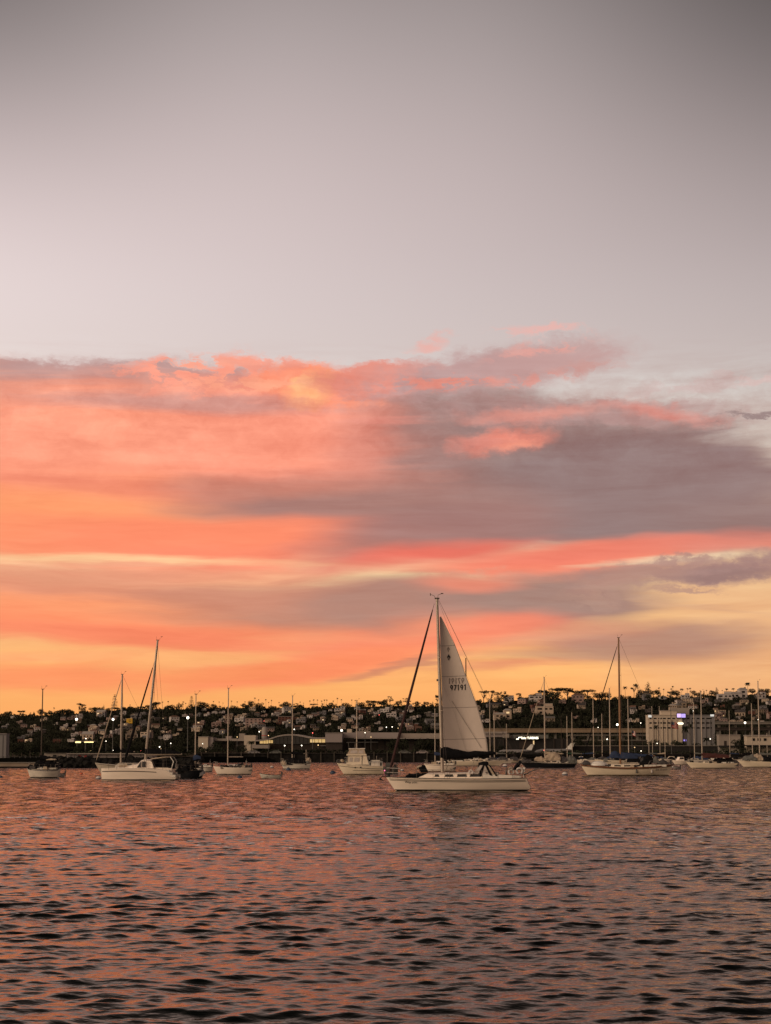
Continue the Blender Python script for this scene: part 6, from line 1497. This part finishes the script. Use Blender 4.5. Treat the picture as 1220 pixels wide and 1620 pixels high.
for i in range(78):                                   # the ragged tree line between the landmarks
    px = -4 + 1228*(i + random.uniform(.1, .9))/78
    if 694 < px < 740: continue
    base_ = interp(RIDGE, px) + random.uniform(1, 5); tree(random.choices(('round', 'spread', 'cone', 'open'), (7, 1.5, 1.2, 1))[0], px, base_ - random.uniform(7.5, 13.5), base_, random.uniform(.9, 1.25))
# quay and flat-land trees
FLAT = [('round', 20, 1173, 1200, 1.1, 560, 'dark tree beside the grey shed, first in the seawall row'), ('round', 34, 1171, 1200, 1.0, 565, 'dark tree second from the grey shed in the seawall row'), ('round', 48, 1173, 1200, 1.0, 558, 'dark tree midway in the seawall row, left of the small sloop mast'), ('round', 63, 1172, 1200, 1.0, 570, 'dark tree directly behind the leftmost small sloop mast'), ('round', 77, 1173, 1200, .9, 565, 'dark tree just right of the leftmost small sloop mast'), ('round', 88, 1176, 1200, .8, 560, 'small dark tree above the tan lean-to store'),
 ('round', 122, 1177, 1196, 1.0, 700, 'dark tree under the filling station lights'), ('round', 140, 1179, 1196, 1.0, 700, 'dark bushy tree right of the filling station lights'), ('round', 200, 1174, 1196, 1.2, 690, 'large dark tree behind the catamaran bow mast'), ('round', 217, 1176, 1196, 1.1, 690, 'dark tree between the two left masts near the water'), ('round', 268, 1178, 1197, 1.1, 680, 'dark tree above the catamaran boom end'), ('round', 284, 1176, 1197, 1.1, 690, 'dark tree left of the blue mast cover'),
 ('round', 318, 1181, 1199, 1.2, 760, 'dark shore tree below the white box hall'), ('round', 333, 1179, 1199, 1.1, 760, 'dark shore tree right of the blue mast cover'), ('round', 346, 1172, 1199, .9, 765, 'tall dark shore tree left of the bare boomed sloop mast'), ('round', 366, 1170.5, 1199, .9, 760, 'tall dark shore tree right behind the bare boomed sloop mast'), ('round', 380, 1178, 1199, .9, 760, 'dark shore tree left of the quay palm'), ('palm', 397.5, 1171.5, 1196, 1.9, 800, 'bushy palm standing before the white end tower'),
 ('round', 622, 1165, 1196, .8, 800, 'round dark quay tree, left one of two beside the sail'), ('round', 637, 1164.5, 1196, .9, 802, 'round dark quay tree between concourse and furled jib'), ('round', 668, 1163.5, 1196, .95, 798, 'round dark quay tree right of the furled jib'), ('round', 683, 1165, 1196, .9, 802, 'round dark quay tree touching the raised sail mast'),
 ('round', 1171, 1166, 1196, .95, 930, 'big round dark tree before the low warehouse'), ('cone', 1134, 1158, 1196, 1.3, 990, 'dark conifer at the right end of the office block'), ('palm', 1039, 1141, 1190, .8, 1000, 'tall palm before the cream office windows, left one'), ('palm', 1085, 1143, 1190, .9, 1000, 'palm below the violet screen'), ('palm', 1093, 1139, 1190, .8, 990, 'tallest palm before the grey office wing'), ('palm', 1118, 1163, 1192, 1.4, 980, 'low palm before the grey office end'),
 ('round', 1034, 1166, 1196, .9, 960, 'dark tree at the left foot of the office block'), ('round', 1052, 1170, 1196, 1, 960, 'dark tree in front of the cream office wall'), ('round', 1068, 1168, 1196, 1, 965, 'dark tree under the white office sign'), ('round', 1080, 1170, 1196, .9, 955, 'dark tree at the office corner'), ('round', 1104, 1172, 1196, 1, 960, 'dark tree before the grey office wing'),
 ('round', 770, 1172, 1196, 1, 850, 'dark tree by the sail leech foot'), ('round', 790, 1176, 1196, 1.1, 850, 'dark bushy tree between the short masts right of the sail'), ('round', 915, 1164, 1196, 1, 950, 'dark tree behind the cutter forestay'), ('round', 935, 1168, 1196, 1.1, 950, 'dark tree left of the pale marina masts'), ('round', 955, 1166, 1196, 1.1, 960, 'dark tree behind the cutter foredeck'), ('round', 978, 1165, 1196, 1.1, 950, 'dark tree directly behind the wooden mast'), ('round', 1004, 1168, 1196, 1.1, 950, 'dark tree below the striped flag'), ('round', 1018, 1170, 1196, 1, 955, 'dark tree left of the office block foot'),
 ('round', 880, 1168, 1196, 1, 955, 'dark tree right of the hangar hall'), ('round', 1150, 1182, 1198, 1.2, 870, 'low dark bushy tree on the quay below the warehouse'), ('round', 1198, 1180, 1198, 1.2, 870, 'low dark bushy tree below the quay hall')]
for s in FLAT: tree(s[0], s[1], s[2], s[3], s[4], s[5], s[6])

# ------------------------------------------------------------------ houses on the hillside
WALLS = {'pale': mat('stucco_white', (.42, .37, .35), .85, .08, .3), 'cream': mat('stucco_cream', (.39, .30, .23), .85, .08, .3), 'tan': mat('stucco_tan', (.20, .15, .11), .85, .1, .3), 'grey': mat('stucco_grey', (.14, .13, .135), .85, .1, .3),
         'pink': mat('stucco_pink', (.25, .17, .15), .85, .1, .3), 'brick': mat('brick_dull_red', (.12, .05, .035), .9, .2, 2), 'dim': mat('siding_brown_grey', (.08, .066, .06), .9, .15, .4)}
ROOFS = {'dark': mat('roof_shingle_dark', (.05, .042, .04), .95, .2, .6), 'brown': mat('roof_tile_brown', (.12, .065, .045), .9, .2, .8), 'grey': mat('roof_gravel_grey', (.11, .10, .095), .9, .15, .6), 'pale': mat('roof_white', (.28, .25, .23), .8, .1, .4)}
HP = {}
def house_protos():
    def me(mb, nm):
        m = bpy.data.meshes.new(nm); m.from_pydata(mb.v, [], mb.f); m.materials.append(None); return m
    def rec(key, wall, roof, wins): HP[key] = (me(wall, 'wall'), me(roof, 'roof'), [me(w, 'window') for w in wins])
    W = lambda x, z, w=1.6, h=1.3, y=-5.06: MB().box((x, y, z), (w, .12, h))
    # gable end to the side
    w = MB().box((0, 0, 2.2), (12, 10, 5.6)); w.prism([(-5, 5.0), (5, 5.0), (0, 7.2)], -6, -5.9, 'x').prism([(-5, 5.0), (5, 5.0), (0, 7.2)], 5.9, 6, 'x')
    r = MB().prism([(-5.6, 4.9), (0, 7.35), (5.6, 4.9), (5.6, 5.15), (0, 7.65), (-5.6, 5.15)], -6.5, 6.5, 'x'); rec('gable', w, r, [W(-3.4, 3.3, 2), W(.2, 3.3, 1.4), W(3.6, 3.3, 2.2)])
    w = MB().box((0, 0, 3.2), (12, 10, 7.6)); r = MB().box((0, 0, 7.95), (12.6, 10.6, 1.9), taper=.35); rec('hip', w, r, [W(-3.5, 5.4), W(0, 5.4), W(3.5, 5.4), W(-2.6, 2.2, 2.6), W(2.8, 2.2, 2.6)])
    w = MB().box((0, 0, 2.7), (13, 10, 6.6)).box((3.2, 1.5, 7.0), (6, 6, 2.4)); r = MB().box((0, 0, 6.18), (13.4, 10.4, .34)).box((3.2, 1.5, 8.3), (6.3, 6.3, .3)); rec('flat', w, r, [W(-3.8, 4.2, 3.4), W(1, 4.2, 2), W(4.6, 4.2, 2.2), W(-3, 1.6, 2)])
    w = MB().box((-2, 0, 2), (10, 10, 5)).box((4.4, 1, 3.6), (6, 8, 8)); r = MB().box((-2.2, 0, 5.0), (10.6, 10.6, 1.4), taper=.45).box((4.4, 1, 8.2), (6.6, 8.6, 1.3), taper=.4); rec('step', w, r, [W(-4.4, 2.8, 2), W(-1, 2.8, 2), W(4.4, 5.6, 2.4, 1.4, -3.06), W(4.4, 2.6, 2.4, 1.4, -3.06)])
    w = MB().box((0, 0, 4.6), (20, 12, 10.6)); r = MB().box((0, 0, 10.1), (20.5, 12.5, .5)); rec('block', w, r, [W(x, z, 2.2, 1.3, -6.06) for z in (2.2, 5.2, 8.2) for x in (-7.5, -2.6, 2.6, 7.5)])
house_protos()
HDESC = {'gable': 'gabled house', 'hip': 'hip roofed house', 'flat': 'flat roofed house', 'step': 'stepped house', 'block': 'apartment block'}
def house(px, pbase, key, wall, roof, w_px, band, yaw=0.0, label=None, tall=1.0):
    x, Y, z = hill_at(px, pbase); k = ppm(Y); wm = w_px/k; s = wm/(20 if key == 'block' else 12.5)
    t = thing('apartment_block' if key == 'block' else 'house', label, 'apartment block' if key == 'block' else 'house', (x, Y, z), R(yaw), 'apartment blocks on the hillside' if key == 'block' else 'houses on the hillside')
    t.scale = (s, s*.8, s*tall)
    a, b, wins = HP[key]
    for nm, me_, m_ in (('wall', a, WALLS[wall]), ('roof', b, ROOFS[roof])):
        o = link(nm, me_, t); o.material_slots[0].link = 'OBJECT'; o.material_slots[0].material = m_
        if nm == 'wall': wo = o
    for i, wme in enumerate(wins):
        o = link('window', wme, wo); o.material_slots[0].link = 'OBJECT'; o.material_slots[0].material = M['litwin'] if random.random() < .025 else M['windark']
    if label is None: PENDING.append((t, px, f'{wall} {HDESC[key]} with {roof} roof', band + ', ' + mark(px)))
    hh = {'gable': 7.4, 'hip': 8.8, 'flat': 7.5, 'step': 8.5, 'block': 10.5}[key]*s*tall*k
    HOUSES.append((px, pbase-hh, pbase, w_px, Y))
HOUSES = []
def dens(px, py):
    """How thickly the slope is built up, by column and row of the photograph."""
    f = np.interp(px, [0, 40, 60, 95, 110, 200, 300, 400, 470, 560, 640, 700, 760, 800, 900, 1000, 1090, 1130, 1220], [.45, .5, .25, .3, .95, 1, .8, .75, .75, .9, .95, .9, .5, .35, .25, .3, .6, .9, .85])
    top = interp(RIDGE, px)
    if py - top < 8: f *= .62
    return f
def fill_houses():
    rows = 0
    for r_ in range(11):
        px = random.uniform(-6, 8)
        while px < 1232:
            top = interp(RIDGE, px) + 3; bot = 1183 if px < 308 else 1172 if px < 700 else (1158 if px < 1020 else 1162)
            py = top + (bot-top)*(r_ + .5)/11 + random.uniform(-2.4, 2.4)
            wpx = random.choice((1, 1, 1.5))*random.uniform(6.0, 11.0)*(.9 + .025*r_)
            if 1026 < px < 1134 and py > 1128: px += 6; continue
            if random.random() < dens(px, py)*.54 and not (700 < px < 742 and py > 1119) and len(HOUSES) < 298:
                u = (py-top)/(bot-top); band = 'on crest' if u < .16 else 'on upper slope' if u < .42 else 'on middle slope' if u < .7 else 'on lower slope'
                key = random.choices(('gable', 'hip', 'flat', 'step'), (3, 3, 4, 3))[0]
                wall = random.choices(('pale', 'cream', 'tan', 'grey', 'pink', 'dim', 'brick'), (6, 5, 3, 3, 3, 3, .5))[0]; roof = random.choices(('dark', 'brown', 'grey', 'pale'), (4, 3, 3, 1.5))[0]
                house(px, py, key, wall, roof, wpx, band, random.uniform(-28, 28), tall=random.uniform(.75, 1.25))
            px += wpx*random.uniform(1.0, 1.5)
# a few that stand out in the photograph
for a in ((90.5, 1176.5, 'block', 'brick', 'grey', 14, 'dull red brick block on the lower slope left of the filling station'), (450, 1144.5, 'block', 'brick', 'pale', 20, 'red and pale apartment block in the middle slope behind the ketch mast'), (402, 1150, 'block', 'pink', 'dark', 26, 'long pinkish apartment block left of the ketch mast top'),
          (1141, 1132, 'block', 'cream', 'brown', 16, 'cream tall apartment block right of the grey office wing'), (1201, 1131, 'block', 'tan', 'grey', 16, 'tan apartment block behind the bunched mainsail mast'), (1168, 1107, 'step', 'pale', 'pale', 26, 'large white stepped villa high on the right slope'), (1148, 1109.5, 'flat', 'pale', 'grey', 22, 'long white flat roofed villa left of the stepped villa'),
          (1090, 1114, 'block', 'cream', 'pale', 16, 'cream apartment block high above the violet screen'), (806, 1111, 'flat', 'pale', 'dark', 15, 'white flat roofed house on the crest under the umbrella tree'), (848, 1110.5, 'flat', 'pale', 'dark', 20, 'long white house on the crest left of the dark spreading trees'), (862, 1131, 'flat', 'cream', 'pale', 26, 'long cream flat house crossing behind the black sloop mast'), (795, 1139, 'step', 'cream', 'pale', 24, 'large cream house right of the sail leech'),
          (915, 1112, 'hip', 'pink', 'brown', 20, 'pinkish house with brown hipped roof among the dark spreading trees'), (1020, 1100, 'flat', 'tan', 'dark', 16, 'tan flat house on the crest right of the wooden mast'), (648, 1121.5, 'flat', 'pale', 'grey', 9, 'small pale tower house on the crest left of the sail')):
    house(a[0], a[1], a[2], a[3], a[4], a[5], '', random.uniform(-8, 8), label=a[6])
fill_houses()

# larger trees standing between the houses
def hill_trees():
    n = 0; tries = 0
    while n < 112 and tries < 6000:
        tries += 1
        px = random.uniform(-5, 1226); top = interp(RIDGE, px); bot = 1176 if px < 700 else 1164
        py = random.uniform(top + 6, bot); h = random.uniform(8, 15)
        if 700 < px < 750 or (1026 < px < 1134 and py > 1130): continue
        if any(abs(px-a) < w*.5 + 2.5 and py-h < b + 5 and py > t0 + 3 for a, t0, b, w, Y in HOUSES): continue
        if any(abs(px-a) < 5 and abs(py-b) < 4 for a, _, b, _2 in OCC): continue
        u = (py-top)/(bot-top); band = 'on upper slope' if u < .36 else 'on middle slope' if u < .7 else 'on lower slope'
        tree(random.choices(('round', 'spread', 'cone', 'open', 'palm'), (7, 2, 1.3, 1, 1))[0], px, py-h, py, random.uniform(.9, 1.2), band=band); n += 1
hill_trees()

def foliage_mass():
    """Scrub and small trees nobody could count, filling the slope between the houses."""
    g = np.random.default_rng(3); V = []
    n = 0
    for _ in range(9000):
        px = g.uniform(-40, 1260); top = interp(RIDGE, px); py = top + 1 + (1186-top)*g.uniform(0, 1); h = g.uniform(3.5, 8.5)
        if 1030 < px < 1128 and py > 1132: continue
        bad = False
        for a, t0, b, w, Y in HOUSES:
            if abs(px-a) < w*.5 + h*.32 and py > b - .5 and py - h < b - (b-t0)*.50: bad = True; break
        if bad and g.random() < .86: continue
        x, Y, z = hill_at(px, py); k = ppm(Y); R_ = h/k*.55; c = 46
        d = g.normal(size=(c, 3)); d /= np.linalg.norm(d, axis=1)[:, None]; d[:, 2] = np.abs(d[:, 2])*1.5 - .25
        lump = 1 + .25*np.sin(d[:, :1]*5 + n)
        p = d*R_*g.uniform(.5, 1.05, (c, 1))*lump + np.array([x, Y, z + R_*.35])
        a = g.normal(size=(c, 3)); a /= np.linalg.norm(a, axis=1)[:, None]; b = np.cross(a, g.normal(size=(c, 3))); b /= np.linalg.norm(b, axis=1)[:, None]
        s = R_*.26*g.uniform(.6, 1.4, (c, 1)); V.append(np.stack([p-a*s, p+b*s*.8, p+a*s, p-b*s*.8], 1).reshape(-1, 3)); n += 1
    V = np.concatenate(V).astype(np.float32); k = len(V)//4
    me = bpy.data.meshes.new('hillside_foliage'); me.vertices.add(len(V)); me.vertices.foreach_set('co', V.ravel())
    me.loops.add(len(V)); me.loops.foreach_set('vertex_index', np.arange(len(V), dtype=np.int32)); me.polygons.add(k); me.polygons.foreach_set('loop_start', np.arange(0, len(V), 4, dtype=np.int32)); me.update(calc_edges=True)
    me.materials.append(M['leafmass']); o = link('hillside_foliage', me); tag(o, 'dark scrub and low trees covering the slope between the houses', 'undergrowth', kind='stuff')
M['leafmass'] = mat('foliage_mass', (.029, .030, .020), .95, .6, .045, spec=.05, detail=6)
foliage_mass()

# low hedge along the flat ground (dark belt above the quay)
def hedge(px0, px1, ptop, Y, label):
    g = np.random.default_rng(int(px0)+9); t = base('hedge', label, 'hedge', (px0+px1)/2, Y, 'dark hedges along the quay'); k = ppm(Y); L = (px1-px0)/k; H_ = Z(ptop, Y)-2
    lob = [(x, g.uniform(-.6, .6), H_*.5*g.uniform(.8, 1.1), 1.5, H_*.5*g.uniform(.75, 1.15)) for x in np.arange(-L/2+1, L/2-.6, 1.7)]
    link('foliage', leaf_mesh('foliage', lob, int(60*len(lob)), .36, seed=int(px0)), t)
    MB().box((0, 0, H_*.25), (L-1, 1.2, H_*.5)).build('stems', M['bark'], t)
for a in ((240, 312, 1186, 640, 'dark hedge above the catamaran boom'), (300, 392, 1183, 742, 'dark hedge below the white box hall'), (392, 470, 1184.5, 735, 'dark hedge left below the wave roofed terminal'), (470, 545, 1184.5, 735, 'dark hedge right below the wave roofed terminal'), (545, 612, 1185.5, 740, 'dark hedge behind the motor yacht'), (612, 700, 1185, 745, 'dark hedge left behind the raised sail mast'),
          (740, 815, 1188, 830, 'dark hedge at the foot of the raised sail'), (855, 960, 1187, 835, 'dark hedge behind the black hulled sloop'), (960, 1060, 1186, 835, 'dark hedge behind the cream cutter'), (1060, 1160, 1187, 840, 'dark hedge behind the maroon covered sloop'), (1160, 1240, 1186, 840, 'dark hedge near the right edge'), (0, 110, 1190, 620, 'dark hedge behind the left seawall'), (108, 240, 1188.5, 640, 'dark hedge behind the whitewashed shed')):
    hedge(*a)

# ------------------------------------------------------------------ lamps
def lamp(px, py, size, m, label, Y=None, dark=False):
    if Y is None:
        x, Y, z = hill_at(px, py + 11 if py > 1118 else py+5)
    else: x, z = X(px, Y), 2.0
    k = ppm(Y); zt = Z(py, Y) - z; r = (size if size > 3.2 else size*.66)/2/k
    t = thing('street_lamp', label, 'lamp', (x, Y, z), 0, 'lit lamps ashore')
    MB().tube([(0, .15, 0), (0, .15, max(zt-r, .5))], [.16, .1], 6).build('pole', M['pole'], t)
    MB().lathe([(0, -r), (r*.7, -.7*r), (r, 0), (r*.7, .7*r), (0, r)], (0, 0, zt), 10).build('lamp_head', M[m], t, smooth=True)
    MB().box((0, .1, zt+r*1.05), (r*2.2, r*1.6, r*.25)).build('lamp_hood', M['pole'], t)
for a in ((120, 1138, 4.0, 'lampw', 'bright white lamp high above the filling station'), (178, 1138, 3.8, 'lampw', 'bright white lamp on a tall pole left of the catamaran bow mast', 640), (296.5, 1135.5, 4.2, 'lampw', 'bright white lamp on a tall pole left of the dark raft mast', 640),
          (135.5, 1168.5, 2.2, 'lampw', 'white lamp right above the filling station canopy', 1180), (167.5, 1172.5, 2.0, 'lampw', 'small white lamp right of the filling station', 1100), (178.6, 1187, 2.4, 'lampw', 'low white lamp at the foot of the tall lamp pole', 700), (143.5, 1187.4, 1.8, 'lampy', 'low warm lamp above the whitewashed shed doors', 700), (252.4, 1181.6, 2.8, 'lampw', 'low white lamp above the catamaran boom, upper of two', 760), (254.6, 1185, 2.2, 'lampy', 'low warm lamp above the catamaran boom, lower of two', 755),
          (270, 1176, 2.2, 'lampw', 'white lamp above the catamaran boom end', 800), (222.6, 1187.6, 2.2, 'lampr', 'reddish lamp between the two left masts', 720), (320.5, 1176.6, 1.8, 'lampw', 'small lamp on the front of the white box hall', 846), (375, 1166, 2.4, 'lampy', 'warm lamp over the link wing roof', 842), (424.6, 1163.6, 2.4, 'lampy', 'warm lamp at the left end of the wave roof', 842), (410, 1157.6, 2.4, 'lampw', 'white lamp behind the white roof tank', 1150),
          (450.4, 1179.6, 2.8, 'lampw', 'white wall lamp left of the ketch mast', 842), (477.2, 1179.4, 2.8, 'lampw', 'white wall lamp right of the ketch mast', 842), (503.4, 1178.8, 2.6, 'lampy', 'amber wall lamp under the pink cube hall', 842), (494.6, 1159.6, 2.6, 'lampr', 'red beacon above the wave roof', 848), (540.4, 1155.6, 3.6, 'lampw', 'large white lamp above the pink cube hall', 1200), (577.6, 1159.2, 2.2, 'lampw', 'white lamp above the concourse roof, left of the thin mast', 850), (587, 1166, 2.2, 'lampy', 'warm lamp on the concourse roof edge', 850),
          (465.4, 1153.8, 2.4, 'lampw', 'white lamp on the slope right behind the ketch mast'), (352, 1158, 1.6, 'lampy', 'small warm lamp above the link wing', 1180), (611.4, 1150.4, 2.2, 'lampw', 'white lamp on the lower slope, left of a close pair'), (620.6, 1150, 2.2, 'lampw', 'white lamp on the lower slope, right of a close pair'), (630, 1152, 1.8, 'lampy', 'small warm lamp left of the furled jib'), (600, 1131, 2.0, 'lampr', 'red lamp on the slope above the motor yacht'), (417.5, 1140.6, 1.8, 'lampr', 'red lamp on the slope left of the ketch mast'),
          (861, 1187, 2.6, 'lampr', 'red lamp glowing behind the black sloop mast foot', 800), (977.4, 1146.4, 3.6, 'lampw', 'bright lamp touching the wooden mast at viaduct height', 1140), (961, 1169.4, 2.8, 'lampw', 'white lamp left of the wooden mast', 900), (1004.4, 1182.4, 2.2, 'lampy', 'warm low lamp right of the wooden mast', 820), (1014.4, 1188, 2.2, 'lampw', 'low white lamp below the striped flag', 810), (1040, 1176, 2.0, 'lampw', 'low white lamp at the office block foot', 930), (1124.4, 1169, 2.4, 'lampw', 'white lamp before the grey office end', 940),
          (1180, 1143.4, 3.4, 'lampw', 'white lamp over the upper freeway deck', 1180), (1201, 1138.4, 2.0, 'lampw', 'small white lamp touching the bunched mainsail mast', 1180), (1098.4, 1124.6, 1.8, 'lampw', 'small lamp above the grey office roof', 1075), (1133, 1125, 2.0, 'lampy', 'small warm lamp left of the cream apartment block'), (947, 1150.8, 1.8, 'lampw', 'small white lamp over the tan viaduct left part', 1158), (1014.5, 1143.8, 2.2, 'lampw', 'white lamp at the right end of the tan viaduct', 1158)):
    lamp(*a)

# ------------------------------------------------------------------ labels for the many: stem, place, and order from the left where several share both
def finish_labels():
    words = ['first', 'second', 'third', 'fourth', 'fifth', 'sixth', 'seventh', 'eighth', 'ninth', 'tenth', 'eleventh', 'twelfth']
    by = {}
    for o, px, stem, tail in PENDING: by.setdefault((stem, tail), []).append((px, o))
    for (stem, tail), l in by.items():
        l.sort(key=lambda q: q[0])
        for i, (px, o) in enumerate(l):
            lb = f'{stem} {tail}' if len(l) == 1 else f'{words[min(i, 11)]} {stem} from left {tail}'
            o['label'] = lb if len(lb.split()) <= 16 else lb.replace(' roofed', '').replace(' roof ', ' top ').replace(' filling', '')
finish_labels()
